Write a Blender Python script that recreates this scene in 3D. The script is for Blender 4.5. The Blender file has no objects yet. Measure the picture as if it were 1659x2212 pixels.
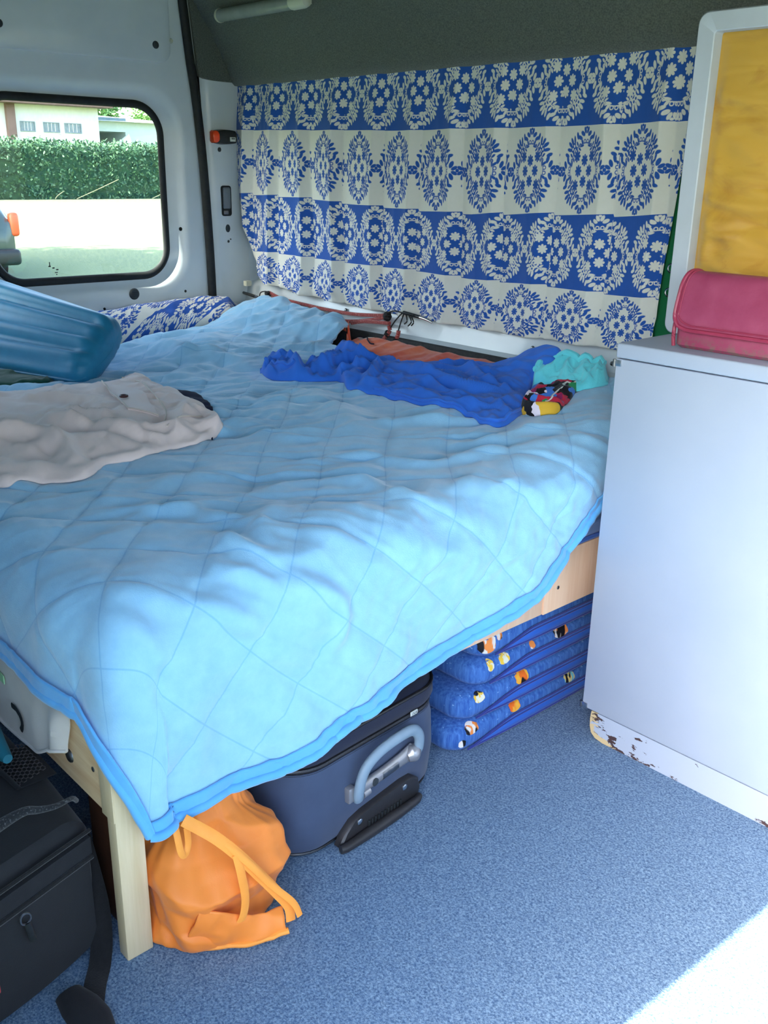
import bpy, bmesh, math, random
import numpy as np
from mathutils import Vector, Matrix

random.seed(7)
rng = np.random.default_rng(11)
SC = bpy.context.scene
COL = SC.collection

# ------------------------------------------------------------------ camera
cam_d = bpy.data.cameras.new('camera')
cam = bpy.data.objects.new('camera', cam_d)
COL.objects.link(cam)
cam_d.sensor_fit = 'VERTICAL'
cam_d.sensor_height = 24.0
cam_d.lens = 2060.45 / 2212 * 24.0
cam_d.clip_start = 0.02
cam_d.clip_end = 400
_r = (0.67650585, 0.73626154, 0.01608645)
_u = (-0.25751271, 0.21603517, 0.94181527)
_f = (-0.68994713, 0.64128601, -0.33574576)
cam.matrix_world = Matrix(((_r[0], _u[0], -_f[0], 0.0), (_r[1], _u[1], -_f[1], 0.0), (_r[2], _u[2], -_f[2], 1.25), (0, 0, 0, 1)))
SC.camera = cam

# ------------------------------------------------------------------ world, sun, exposure
SUN_DIR = Vector((0.07, 1.0, -0.86)).normalized()      # the way the sunlight travels
W = bpy.data.worlds.new('world')
SC.world = W
W.use_nodes = True
wn = W.node_tree
wn.nodes.clear()
sky = wn.nodes.new('ShaderNodeTexSky')
sky.sky_type = 'NISHITA'
sky.sun_disc = False
sky.sun_elevation = math.asin(-SUN_DIR.z)
sky.sun_rotation = math.atan2(-SUN_DIR.x, -SUN_DIR.y)
sky.air_density = 1.0
sky.dust_density = 2.5
sky.ozone_density = 1.0
bg = wn.nodes.new('ShaderNodeBackground')
bg.inputs['Strength'].default_value = 0.42
wo = wn.nodes.new('ShaderNodeOutputWorld')
wn.links.new(sky.outputs[0], bg.inputs[0])
wn.links.new(bg.outputs[0], wo.inputs[0])

sun_d = bpy.data.lights.new('sun', 'SUN')
sun_d.energy = 10.5
sun_d.angle = 0.012
sun_d.color = (1.0, 0.95, 0.86)
sun = bpy.data.objects.new('sun', sun_d)
COL.objects.link(sun)
sun.rotation_euler = SUN_DIR.to_track_quat('-Z', 'Y').to_euler()

SC.view_settings.view_transform = 'Standard'
SC.view_settings.look = 'None'
SC.view_settings.gamma = 1.0
SC.view_settings.use_curve_mapping = False
SC.view_settings.exposure = 1.8
SC.cycles.max_bounces = 10
SC.cycles.diffuse_bounces = 6
SC.cycles.use_denoising = True

# ------------------------------------------------------------------ helpers
def lin(c):
    c = c / 255.0
    return c / 12.92 if c <= 0.04045 else ((c + 0.055) / 1.055) ** 2.4

def rgb(r, g, b):
    return (lin(r), lin(g), lin(b), 1.0)

def thing(name, label, cat, loc=(0, 0, 0), group=None):
    o = bpy.data.objects.new(name, None)
    COL.objects.link(o)
    o.location = loc
    o.empty_display_size = 0.05
    o['label'] = label
    o['category'] = cat
    if group:
        o['group'] = group
    return o

def tag(o, label, cat, group=None, kind=None):
    o['label'] = label
    o['category'] = cat
    if group:
        o['group'] = group
    if kind:
        o['kind'] = kind
    return o

def root_loc(p):
    while p.parent:
        p = p.parent
    return np.array(p.location)

def mesh(name, V, F, mat, parent=None, smooth=True, sharp=42, uv=None, origin='base'):
    V = np.asarray(V, float).reshape(-1, 3)
    if parent is not None:
        off = root_loc(parent)
    elif origin == 'base':
        lo, hi = V.min(0), V.max(0)
        off = np.array([(lo[0] + hi[0]) / 2, (lo[1] + hi[1]) / 2, lo[2]])
    else:
        off = np.zeros(3)
    me = bpy.data.meshes.new(name)
    me.from_pydata((V - off).tolist(), [], [tuple(int(i) for i in f) for f in F])
    if uv is not None:
        lay = me.uv_layers.new(name='uv')
        idx = np.empty(len(me.loops), dtype=np.int32)
        me.loops.foreach_get('vertex_index', idx)
        lay.data.foreach_set('uv', np.asarray(uv, np.float32)[idx].ravel())
    if smooth:
        me.polygons.foreach_set('use_smooth', [True] * len(me.polygons))
        if sharp:
            me.set_sharp_from_angle(angle=math.radians(sharp))
    me.materials.append(mat)
    me.update()
    o = bpy.data.objects.new(name, me)
    COL.objects.link(o)
    if parent is not None:
        o.parent = parent
    else:
        o.location = off
    return o

def struct(o, label=None):
    o['kind'] = 'structure'
    if label:
        o['label'] = label
    return o

def join(parts):
    Vs, Fs, n = [], [], 0
    for V, F in parts:
        V = np.asarray(V, float).reshape(-1, 3)
        Vs.append(V)
        Fs += [[i + n for i in f] for f in F]
        n += len(V)
    return np.concatenate(Vs), Fs

def box(x0, x1, y0, y1, z0, z1, r=0.0, seg=2):
    bm = bmesh.new()
    bmesh.ops.create_cube(bm, size=1)
    for v in bm.verts:
        v.co = Vector(((x0 + x1) / 2 + v.co.x * (x1 - x0), (y0 + y1) / 2 + v.co.y * (y1 - y0), (z0 + z1) / 2 + v.co.z * (z1 - z0)))
    if r > 0:
        bmesh.ops.bevel(bm, geom=bm.edges[:], offset=r, segments=seg, affect='EDGES', profile=0.5)
    bmesh.ops.recalc_face_normals(bm, faces=bm.faces[:])
    bm.verts.index_update()
    V = [tuple(v.co) for v in bm.verts]
    F = [[v.index for v in f.verts] for f in bm.faces]
    bm.free()
    return np.array(V), F

def gfaces(m, n, cm=False, cn=False, off=0, flip=False):
    F = []
    for i in range(m if cm else m - 1):
        i2 = (i + 1) % m
        for j in range(n if cn else n - 1):
            j2 = (j + 1) % n
            q = [off + i * n + j, off + i2 * n + j, off + i2 * n + j2, off + i * n + j2]
            F.append(q[::-1] if flip else q)
    return F

def gnormals(P):
    du = np.gradient(P, axis=0)
    dv = np.gradient(P, axis=1)
    N = np.cross(du, dv)
    return N / (np.linalg.norm(N, axis=-1, keepdims=True) + 1e-12)

def thick_grid(P, th, side=-1):
    m, n, _ = P.shape
    N = gnormals(P)
    Q = P + side * th * N
    V = np.concatenate([P.reshape(-1, 3), Q.reshape(-1, 3)])
    k = m * n
    F = gfaces(m, n) + gfaces(m, n, off=k, flip=True)
    ring = [(i, 0) for i in range(m)] + [(m - 1, j) for j in range(1, n)] + [(i, n - 1) for i in range(m - 2, -1, -1)] + [(0, j) for j in range(n - 2, 0, -1)]
    ids = [i * n + j for i, j in ring]
    for a, b in zip(ids, ids[1:] + ids[:1]):
        F.append([b, a, a + k, b + k])
    return V, F

def loft(loops, cap0=True, cap1=True):
    n = len(loops[0])
    V = np.concatenate([np.asarray(l, float) for l in loops])
    F = gfaces(len(loops), n, cn=True)
    if cap0:
        F.append(list(range(n))[::-1] if False else list(range(n)))
    if cap1:
        b = (len(loops) - 1) * n
        F.append([b + i for i in range(n)][::-1])
    return V, F

def rrect(w, h, r, n=6):
    """rounded rectangle centred at 0, 4*n points (counter-clockwise)"""
    out = []
    r = max(1e-4, min(r, w / 2 - 1e-4, h / 2 - 1e-4))
    for k, (sx, sy) in enumerate(((1, 1), (-1, 1), (-1, -1), (1, -1))):
        for i in range(n):
            a = math.pi / 2 * k + math.pi / 2 * i / (n - 1)
            out.append((sx * (w / 2 - r) + r * math.cos(a), sy * (h / 2 - r) + r * math.sin(a)))
    return np.array(out)

def rect_loop(y0, y1, z0, z1, r, x, n=8, axis='x'):
    p = rrect(y1 - y0, z1 - z0, r, n) + np.array([(y0 + y1) / 2, (z0 + z1) / 2])
    k = np.full(len(p), x)
    if axis == 'x':
        return np.stack([k, p[:, 0], p[:, 1]], 1)
    if axis == 'y':
        return np.stack([p[:, 0], k, p[:, 1]], 1)
    return np.stack([p[:, 0], p[:, 1], k], 1)

def resample(P, n, smooth=True):
    P = np.asarray(P, float)
    if smooth and len(P) > 2:
        Q = [P[0]]
        for i in range(len(P) - 1):
            p0 = P[max(0, i - 1)]; p1 = P[i]; p2 = P[i + 1]; p3 = P[min(len(P) - 1, i + 2)]
            for t in np.linspace(0, 1, 9)[1:]:
                Q.append(0.5 * ((2 * p1) + (-p0 + p2) * t + (2 * p0 - 5 * p1 + 4 * p2 - p3) * t * t + (-p0 + 3 * p1 - 3 * p2 + p3) * t ** 3))
        P = np.array(Q)
    d = np.concatenate([[0], np.cumsum(np.linalg.norm(np.diff(P, axis=0), axis=1))])
    s = np.linspace(0, d[-1], n)
    return np.stack([np.interp(s, d, P[:, k]) for k in range(P.shape[1])], 1)

def tube(path, r, n=8, closed=False, rb=None, up=(0, 0, 1), samples=None, smooth=True):
    """swept tube; r may be a list; rb gives the second half-axis (flat straps)"""
    P = np.asarray(path, float)
    if samples:
        P = resample(P, samples, smooth)
    m = len(P)
    T = np.gradient(P, axis=0)
    if closed:
        T = np.roll(P, -1, 0) - np.roll(P, 1, 0)
    T /= np.linalg.norm(T, axis=1, keepdims=True) + 1e-12
    up = np.array(up, float)
    ra = np.broadcast_to(np.asarray(r, float), (m,)) if np.ndim(r) == 0 else np.interp(np.linspace(0, 1, m), np.linspace(0, 1, len(r)), r)
    rbb = ra if rb is None else np.broadcast_to(np.asarray(rb, float), (m,))
    A = np.cross(T, up)
    A /= np.linalg.norm(A, axis=1, keepdims=True) + 1e-9
    B = np.cross(A, T)
    th = np.linspace(0, 2 * math.pi, n, endpoint=False)
    V = P[:, None, :] + ra[:, None, None] * np.cos(th)[None, :, None] * A[:, None, :] + rbb[:, None, None] * np.sin(th)[None, :, None] * B[:, None, :]
    F = gfaces(m, n, cm=closed, cn=True)
    V = V.reshape(-1, 3)
    if not closed:
        F.append(list(range(n)))
        F.append([(m - 1) * n + i for i in range(n)][::-1])
    return V, F

def cyl(c, axis, r, h, n=16, r2=None, dome=0.0):
    """cylinder from c along axis (unit) of length h; dome bulges the far cap"""
    c = np.array(c, float); ax = np.array(axis, float); ax /= np.linalg.norm(ax)
    t = np.array([0, 0, 1.0]) if abs(ax[2]) < 0.9 else np.array([1.0, 0, 0])
    a = np.cross(ax, t); a /= np.linalg.norm(a); b = np.cross(ax, a)
    th = np.linspace(0, 2 * math.pi, n, endpoint=False)
    ring = lambda rr, hh: c + hh * ax + rr * (np.cos(th)[:, None] * a + np.sin(th)[:, None] * b)
    r2 = r if r2 is None else r2
    L = [ring(r, 0), ring(r2, h)]
    if dome:
        L += [ring(r2 * 0.8, h + dome * 0.5), ring(r2 * 0.4, h + dome * 0.9)]
    return loft(L)

# gradient noise (numpy)
_perm = rng.permutation(512)
_ang = rng.uniform(0, 2 * math.pi, 512)
def pn(x, y, seed=0):
    x = np.asarray(x, float); y = np.asarray(y, float)
    xi = np.floor(x).astype(int); yi = np.floor(y).astype(int)
    xf = x - xi; yf = y - yi
    u = xf ** 3 * (xf * (xf * 6 - 15) + 10); v = yf ** 3 * (yf * (yf * 6 - 15) + 10)
    def g(ix, iy, dx, dy):
        h = _perm[(_perm[(ix + seed * 57) % 512] + iy) % 512]
        a = _ang[h]
        return np.cos(a) * dx + np.sin(a) * dy
    n00 = g(xi, yi, xf, yf); n10 = g(xi + 1, yi, xf - 1, yf)
    n01 = g(xi, yi + 1, xf, yf - 1); n11 = g(xi + 1, yi + 1, xf - 1, yf - 1)
    return (n00 * (1 - u) + n10 * u) * (1 - v) + (n01 * (1 - u) + n11 * u) * v

def fbm(x, y, o=3, seed=0):
    s = 0; a = 1.0
    for k in range(o):
        s = s + a * pn(x * 2 ** k, y * 2 ** k, seed + k); a *= 0.5
    return s

def crease(x, y, seed=0, warp=0.6):
    wx = x + warp * pn(x * 0.7, y * 0.7, seed + 9); wy = y + warp * pn(x * 0.7 + 5, y * 0.7, seed + 11)
    return 1 - 2.6 * np.abs(pn(wx, wy, seed))

def sm(e0, e1, x):
    t = np.clip((x - e0) / (e1 - e0), 0, 1)
    return t * t * (3 - 2 * t)

# ------------------------------------------------------------------ materials
class X:
    """tiny expression builder over Math nodes"""
    nt = None
    def __init__(s, v): s.v = v
    @staticmethod
    def op(o, *a):
        n = X.nt.nodes.new('ShaderNodeMath'); n.operation = o
        for i, q in enumerate(a):
            q = q.v if isinstance(q, X) else q
            if isinstance(q, (int, float)):
                n.inputs[i].default_value = float(q)
            else:
                X.nt.links.new(q, n.inputs[i])
        return X(n.outputs[0])
    def __add__(s, o): return X.op('ADD', s, o)
    __radd__ = __add__
    def __sub__(s, o): return X.op('SUBTRACT', s, o)
    def __rsub__(s, o): return X.op('SUBTRACT', o, s)
    def __mul__(s, o): return X.op('MULTIPLY', s, o)
    __rmul__ = __mul__
    def __truediv__(s, o): return X.op('DIVIDE', s, o)
    def abs(s): return X.op('ABSOLUTE', s)
    def fract(s): return X.op('FRACT', s)
    def floor(s): return X.op('FLOOR', s)
    def min(s, o): return X.op('MINIMUM', s, o)
    def max(s, o): return X.op('MAXIMUM', s, o)
    def cos(s): return X.op('COSINE', s)
    def sin(s): return X.op('SINE', s)
    def sqrt(s): return X.op('SQRT', s)
    def clamp(s): return X.op('MINIMUM', X.op('MAXIMUM', s, 0.0), 1.0)
    def step(s, lo, hi): return ((s - lo) / (hi - lo)).clamp()

def newmat(name):
    m = bpy.data.materials.new(name)
    m.use_nodes = True
    nt = m.node_tree
    X.nt = nt
    return m, nt, nt.nodes['Principled BSDF']

def mixc(nt, fac, a, b):
    n = nt.nodes.new('ShaderNodeMix'); n.data_type = 'RGBA'
    for sock, v in ((n.inputs[0], fac), (n.inputs[6], a), (n.inputs[7], b)):
        v = v.v if isinstance(v, X) else v
        if hasattr(v, 'is_linked') or hasattr(v, 'links'):
            nt.links.new(v, sock)
        else:
            sock.default_value = v
    return n.outputs[2]

def texco(nt, kind='Object', scale=None):
    n = nt.nodes.new('ShaderNodeTexCoord')
    o = n.outputs[kind]
    if scale:
        mp = nt.nodes.new('ShaderNodeMapping'); mp.inputs['Scale'].default_value = scale
        nt.links.new(o, mp.inputs[0]); o = mp.outputs[0]
    return o

def noise(nt, co, scale, detail=3, rough=0.6, dist=0.0):
    n = nt.nodes.new('ShaderNodeTexNoise')
    n.inputs['Scale'].default_value = scale; n.inputs['Detail'].default_value = detail
    n.inputs['Roughness'].default_value = rough; n.inputs['Distortion'].default_value = dist
    nt.links.new(co, n.inputs['Vector'])
    return n.outputs['Fac']

def bump(nt, bsdf, h, strength, dist=0.002):
    b = nt.nodes.new('ShaderNodeBump'); b.inputs['Strength'].default_value = strength; b.inputs['Distance'].default_value = dist
    h = h.v if isinstance(h, X) else h
    nt.links.new(h, b.inputs['Height']); nt.links.new(b.outputs[0], bsdf.inputs['Normal'])

def setp(b, rough=0.5, spec=0.5, metal=0.0, sheen=0.0, sheen_rough=0.5, coat=0.0, trans=0.0):
    b.inputs['Roughness'].default_value = rough
    b.inputs['Specular IOR Level'].default_value = spec
    b.inputs['Metallic'].default_value = metal
    b.inputs['Sheen Weight'].default_value = sheen
    b.inputs['Sheen Roughness'].default_value = sheen_rough
    b.inputs['Coat Weight'].default_value = coat
    b.inputs['Transmission Weight'].default_value = trans

def simple(name, c, c2=None, scale=40, rough=0.5, spec=0.5, metal=0.0, sheen=0.0, bs=0.0, bscale=None, stretch=None, detail=3, coat=0.0, lo=0.35, hi=0.65, bdist=0.002):
    m, nt, b = newmat(name)
    setp(b, rough, spec, metal, sheen, coat=coat)
    co = texco(nt, 'Object', stretch)
    if c2 is None:
        b.inputs['Base Color'].default_value = c
    else:
        f = X(noise(nt, co, scale, detail)).step(lo, hi)
        nt.links.new(mixc(nt, f, c, c2), b.inputs['Base Color'])
    if bs:
        bump(nt, b, noise(nt, co, bscale or scale, detail), bs, bdist)
    return m

M = {}
M['white_metal'] = simple('white painted metal', rgb(212, 219, 222), rgb(204, 212, 216), 6, 0.28, 0.5, bs=0.04, bscale=30, coat=0.3)
M['white_paint'] = simple('white cabinet paint', rgb(166, 176, 192), rgb(161, 172, 189), 5, 0.38, 0.4, bs=0.05, bscale=120)
M['frame_paint'] = simple('white frame paint', rgb(188, 196, 206), rgb(182, 190, 200), 8, 0.45, 0.4)
M['rubber'] = simple('black rubber', rgb(26, 29, 31), rgb(34, 37, 39), 60, 0.6, 0.35)
M['plug'] = simple('dark grey plastic', rgb(42, 48, 52), rgb(50, 56, 60), 80, 0.5, 0.4)
M['hole'] = simple('dark hole', rgb(8, 9, 10), None, rough=0.9)
M['felt'] = simple('grey felt lining', rgb(78, 83, 78), rgb(104, 108, 100), 260, 0.95, 0.1, sheen=0.25, bs=0.35, bscale=420)
M['cream_trim'] = simple('grey cream plastic trim', rgb(150, 152, 138), rgb(140, 143, 131), 12, 0.5, 0.4)
M['cream'] = simple('cream plastic', rgb(196, 196, 176), None, rough=0.4)
M['lamp_cover'] = simple('frosted lamp cover', rgb(132, 138, 134), rgb(142, 147, 142), 20, 0.25, 0.5)
M['chrome'] = simple('bright metal', rgb(205, 208, 212), None, rough=0.22, metal=1.0)
M['steel'] = simple('brushed steel', rgb(150, 150, 152), rgb(120, 121, 124), 50, 0.35, metal=1.0)
M['dark_ledge'] = simple('dark ledge lining', rgb(48, 49, 50), rgb(58, 59, 59), 90, 0.8, 0.3)
M['orange_lens'] = simple('orange lens', rgb(226, 70, 28), None, rough=0.25)
M['black_plastic'] = simple('black plastic', rgb(30, 32, 34), rgb(40, 42, 42), 90, 0.4, 0.4)
M['label_white'] = simple('white label', rgb(200, 204, 198), None, rough=0.6)
M['ink'] = simple('dark print', rgb(40, 44, 48), None, rough=0.7)
M['grey_insert'] = simple('grey latch insert', rgb(122, 130, 138), rgb(112, 120, 128), 20, 0.35)

# carpet
m, nt, b = newmat('blue speckled carpet')
setp(b, 0.95, 0.08, sheen=0.12)
co = texco(nt)
n1 = X(noise(nt, co, 230, 4, 0.8)).step(0.38, 0.63)
n2 = X(noise(nt, co, 120, 3, 0.7)).step(0.3, 0.7)
c1 = mixc(nt, n1, rgb(56, 84, 118), rgb(146, 174, 198))
c2 = mixc(nt, n2 * 0.45, c1, rgb(80, 112, 150))
nt.links.new(c2, b.inputs['Base Color'])
bump(nt, b, noise(nt, co, 380, 3), 0.6, 0.003)
M['carpet'] = m

def wood(name, ca, cb, along='x', s=1.0, rough=0.55):
    m, nt, b = newmat(name)
    setp(b, rough, 0.35)
    st = {'x': (1.5, 24, 24), 'y': (24, 1.5, 24), 'z': (24, 24, 1.5)}[along]
    co = texco(nt, 'Object', tuple(q * s for q in st))
    f = X(noise(nt, co, 2.2, 4, 0.6, 0.4)).step(0.3, 0.72)
    fine = X(noise(nt, co, 12, 3, 0.7)).step(0.35, 0.7)
    c = mixc(nt, f, ca, cb)
    c = mixc(nt, fine * 0.25, c, cb)
    nt.links.new(c, b.inputs['Base Color'])
    bump(nt, b, noise(nt, co, 10, 3), 0.08, 0.001)
    return m
M['pine'] = wood('pale pine wood', rgb(232, 208, 168), rgb(204, 164, 122), 'x')
M['pine_z'] = wood('pale pine leg', rgb(226, 206, 170), rgb(208, 186, 144), 'z')
M['beech'] = wood('beech laminate', rgb(246, 206, 172), rgb(238, 190, 152), 'z', 1.6)
M['chipboard'] = simple('chipboard', rgb(206, 182, 132), rgb(160, 128, 84), 160, 0.9, 0.1)
M['bolt'] = simple('zinc bolt', rgb(120, 124, 128), rgb(98, 102, 106), 60, 0.4, metal=0.9)

# fabrics
def cloth(name, c, c2=None, scale=14, sheen=0.3, weave=700, bs=0.25, rough=0.9, lo=0.3, hi=0.7, spec=0.15):
    m, nt, b = newmat(name)
    setp(b, rough, spec, sheen=sheen)
    co = texco(nt)
    if c2 is None:
        b.inputs['Base Color'].default_value = c
    else:
        f = X(noise(nt, co, scale, 4)).step(lo, hi)
        nt.links.new(mixc(nt, f, c, c2), b.inputs['Base Color'])
    bump(nt, b, noise(nt, co, weave, 2), bs, 0.0012)
    return m
M['beige'] = cloth('beige cotton', rgb(238, 216, 208), rgb(226, 205, 198), 6)
M['beige_seam'] = cloth('beige seam', rgb(206, 190, 178), None)
M['royal'] = cloth('royal blue jersey', rgb(54, 118, 218), rgb(46, 106, 206), 8, sheen=0.15)
M['navy'] = cloth('navy cloth', rgb(20, 25, 50), rgb(26, 31, 60), 12, sheen=0.04)
M['turquoise'] = cloth('turquoise terry', rgb(112, 222, 232), rgb(98, 210, 224), 20, bs=0.5, weave=400)
M['orange_towel'] = cloth('orange towel', rgb(238, 120, 78), rgb(226, 84, 48), 7, bs=0.5, weave=380, lo=0.42, hi=0.6)
M['sheet'] = cloth('off white sheet', rgb(222, 216, 208), rgb(212, 204, 196), 10)
M['green'] = cloth('green cloth', rgb(24, 120, 74), rgb(20, 108, 66), 12)
M['dark_green'] = cloth('dark green cloth', rgb(14, 62, 50), rgb(18, 72, 58), 12)
M['orange_nylon'] = cloth('orange nylon', rgb(246, 144, 58), rgb(238, 128, 44), 5, sheen=0.1, rough=0.5, spec=0.4, bs=0.12)
M['orange_strap'] = cloth('orange strap', rgb(252, 164, 66), rgb(248, 150, 54), 9, sheen=0.1, rough=0.55, spec=0.4)
M['binding'] = cloth('blue binding tape', rgb(100, 176, 230), rgb(90, 166, 224), 16, sheen=0.4)
M['mattress'] = cloth('periwinkle mattress cover', rgb(128, 162, 218), rgb(112, 146, 206), 10)
M['yellow'] = cloth('yellow piping', rgb(238, 214, 120), None)
M['blue_trim'] = cloth('blue trim', rgb(62, 112, 200), None)
M['pad_blue'] = cloth('plain blue gusset', rgb(46, 104, 198), rgb(40, 94, 186), 6, sheen=0.1, rough=0.6, spec=0.3)
M['pad_pipe'] = cloth('dark blue seam', rgb(34, 50, 128), None)
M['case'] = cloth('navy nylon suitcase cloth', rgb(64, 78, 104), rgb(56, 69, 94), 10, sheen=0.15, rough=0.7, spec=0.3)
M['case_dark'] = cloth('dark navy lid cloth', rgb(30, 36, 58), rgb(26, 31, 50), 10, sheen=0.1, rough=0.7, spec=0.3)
M['case_pipe'] = simple('black piping', rgb(18, 18, 22), None, rough=0.35)
M['case_base'] = simple('black brown plastic', rgb(40, 38, 40), rgb(46, 44, 46), 120, 0.45, bs=0.1)
M['grip'] = simple('grey blue rubber grip', rgb(132, 152, 168), rgb(124, 144, 160), 20, 0.5)
M['silver'] = simple('silver plastic', rgb(172, 170, 172), rgb(160, 158, 162), 20, 0.3, metal=0.6)
M['black_cloth'] = cloth('black nylon', rgb(24, 25, 29), rgb(30, 31, 35), 20, sheen=0.12, rough=0.75, spec=0.3)
M['black_rib'] = cloth('charcoal ribbed nylon', rgb(36, 37, 41), rgb(30, 31, 35), 60, sheen=0.12, rough=0.75)
M['webbing'] = cloth('black webbing', rgb(22, 22, 24), rgb(30, 30, 32), 90, bs=0.5, weave=300)
M['rope'] = cloth('black rope with grey fleck', rgb(34, 35, 38), rgb(96, 98, 100), 330, lo=0.55, hi=0.68)
M['bungee'] = cloth('red braided cord', rgb(150, 60, 58), rgb(196, 128, 120), 280, lo=0.5, hi=0.66)
M['cord_black'] = simple('thin black cord', rgb(18, 18, 20), None, rough=0.7)
M['teal'] = simple('teal plastic', rgb(24, 104, 124), rgb(28, 112, 130), 8, 0.45)
M['red'] = simple('red plastic', rgb(190, 60, 66), None, rough=0.5)
M['brown'] = simple('brown stained wood', rgb(84, 48, 30), rgb(64, 36, 24), 20, 0.6)

# fleece blanket with quilted diamonds (uv = position on the cloth in metres)
QS = 0.137
m, nt, b = newmat('light blue fleece')
setp(b, 0.95, 0.08, sheen=0.55, sheen_rough=0.45)
uvn = nt.nodes.new('ShaderNodeUVMap')
sep = nt.nodes.new('ShaderNodeSeparateXYZ'); nt.links.new(uvn.outputs[0], sep.inputs[0])
ua, ub = X(sep.outputs[0]), X(sep.outputs[1])
def quilt_nodes(p, q):
    w = (q * (2 * math.pi / 0.55)).sin() * 0.006
    return (((p + w) / QS).fract() - 0.5).abs()
pp, qq = (ua + ub) * 0.70711, (ua - ub) * 0.70711
ln = (quilt_nodes(pp, qq)).min(quilt_nodes(qq + 0.03, pp))
line = 1.0 - ln.step(0.006, 0.014)
co = texco(nt)
f = X(noise(nt, co, 26, 4, 0.65)).step(0.3, 0.7)
c = mixc(nt, f, rgb(138, 188, 220), rgb(150, 199, 228))
c = mixc(nt, line * 0.4, c, rgb(92, 154, 206))
nt.links.new(c, b.inputs['Base Color'])
bump(nt, b, noise(nt, co, 420, 3), 0.35, 0.002)
M['fleece'] = m

# damask print: uv.x counts medallions, uv.y counts bands
def damask(name, blue, white):
    m, nt, b = newmat(name)
    setp(b, 0.85, 0.15, sheen=0.15)
    uvn = nt.nodes.new('ShaderNodeUVMap')
    sep = nt.nodes.new('ShaderNodeSeparateXYZ'); nt.links.new(uvn.outputs[0], sep.inputs[0])
    u, v = X(sep.outputs[0]), X(sep.outputs[1])
    par = (v * 0.5).floor() * -2.0 + v.floor()
    px = ((u + par * 0.5).fract() - 0.5) * 2.0
    py = (v.fract() - 0.5) * 2.06
    ax, ay = px.abs(), py.abs()
    x, y = ax.max(ay), ax.min(ay)
    def hyp(a, c): return (a * a + c * c).sqrt()
    def daisy(cx, cy, R, n=8):
        dx, dy = x - cx, y - cy
        r = hyp(dx, dy)
        th = X.op('ARCTAN2', dy, dx)
        return r - R * (0.45 + 0.55 * ((th * (n / 2.0)).cos().abs()).sqrt())
    def ell(cx, cy, rx, ry, deg):
        a = math.radians(deg)
        dx, dy = x - cx, y - cy
        xr = dx * math.cos(a) + dy * math.sin(a)
        yr = dy * math.cos(a) - dx * math.sin(a)
        return (hyp(xr / rx, yr / ry) - 1.0) * min(rx, ry)
    def ring(cx, cy, R, w):
        return (hyp(x - cx, y - cy) - R).abs() - w
    d = daisy(0.245, 0.0, 0.145)
    for s in (daisy(0.34, 0.34, 0.145), ell(0.925, 0.06, 0.085, 0.046, 28), ell(0.85, 0.15, 0.095, 0.052, 66),
              ell(0.76, 0.265, 0.105, 0.046, 74), ell(0.80, 0.365, 0.09, 0.045, 20), ell(0.665, 0.165, 0.08, 0.034, 35),
              ring(0.675, 0.062, 0.042, 0.012), ring(0.585, 0.245, 0.036, 0.012), ell(0.575, 0.165, 0.08, 0.030, 100),
              ell(0.71, 0.485, 0.10, 0.042, 10), ell(0.675, 0.60, 0.10, 0.045, 34), ring(0.57, 0.50, 0.055, 0.022),
              ell(0.52, 0.40, 0.075, 0.034, 55), ell(0.50, 0.255, 0.065, 0.028, 62), ring(0.0, 0.0, 0.64, 0.013),
              ell(0.985, 0.0, 0.03, 0.05, 0), ell(0.62, 0.36, 0.065, 0.030, 40)):
        d = d.min(s)
    mask = 1.0 - d.step(-0.006, 0.006)
    par = par.abs()
    f = mask + par - mask * par * 2.0
    co = texco(nt)
    wv = X(noise(nt, co, 60, 4)).step(0.2, 0.8)
    cb = mixc(nt, wv, blue, tuple(min(1, q * 1.12) for q in blue[:3]) + (1,))
    cw = mixc(nt, wv, white, tuple(q * 0.95 for q in white[:3]) + (1,))
    nt.links.new(mixc(nt, f, cb, cw), b.inputs['Base Color'])
    bump(nt, b, noise(nt, co, 800, 2), 0.2, 0.001)
    return m
M['damask'] = damask('blue and white damask print', rgb(38, 84, 164), rgb(222, 222, 214))

# printed pad cover: blue with streaks and little tropical fish
m, nt, b = newmat('blue fish print')
setp(b, 0.75, 0.25, sheen=0.1)
co = texco(nt)
st = X(noise(nt, texco(nt, 'Object', (90, 90, 7)), 1.6, 4)).step(0.35, 0.7)
base = mixc(nt, st, rgb(40, 84, 156), rgb(78, 126, 194))
fl = X(noise(nt, co, 90, 2)).step(0.68, 0.72)
nt.links.new(mixc(nt, fl * 0.6, base, rgb(150, 190, 226)), b.inputs['Base Color'])
bump(nt, b, noise(nt, co, 260, 3), 0.3, 0.002)
M['pad_print'] = m

# swim shorts print
m, nt, b = newmat('colourful swim shorts print')
setp(b, 0.7, 0.3, sheen=0.1)
co = texco(nt)
vo = nt.nodes.new('ShaderNodeTexVoronoi'); vo.inputs['Scale'].default_value = 31
nz = nt.nodes.new('ShaderNodeTexNoise'); nz.inputs['Scale'].default_value = 20
nt.links.new(co, nz.inputs['Vector'])
mm = nt.nodes.new('ShaderNodeMix'); mm.data_type = 'VECTOR'; mm.inputs[0].default_value = 0.10
nt.links.new(co, mm.inputs[4]); nt.links.new(nz.outputs['Color'], mm.inputs[5])
nt.links.new(mm.outputs[1], vo.inputs['Vector'])
sc = nt.nodes.new('ShaderNodeSeparateColor'); nt.links.new(vo.outputs['Color'], sc.inputs[0])
rp = nt.nodes.new('ShaderNodeValToRGB'); rp.color_ramp.interpolation = 'CONSTANT'
el = rp.color_ramp.elements
el[0].position = 0.0; el[0].color = rgb(18, 16, 22)
el[1].position = 0.30; el[1].color = rgb(206, 36, 70)
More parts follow.
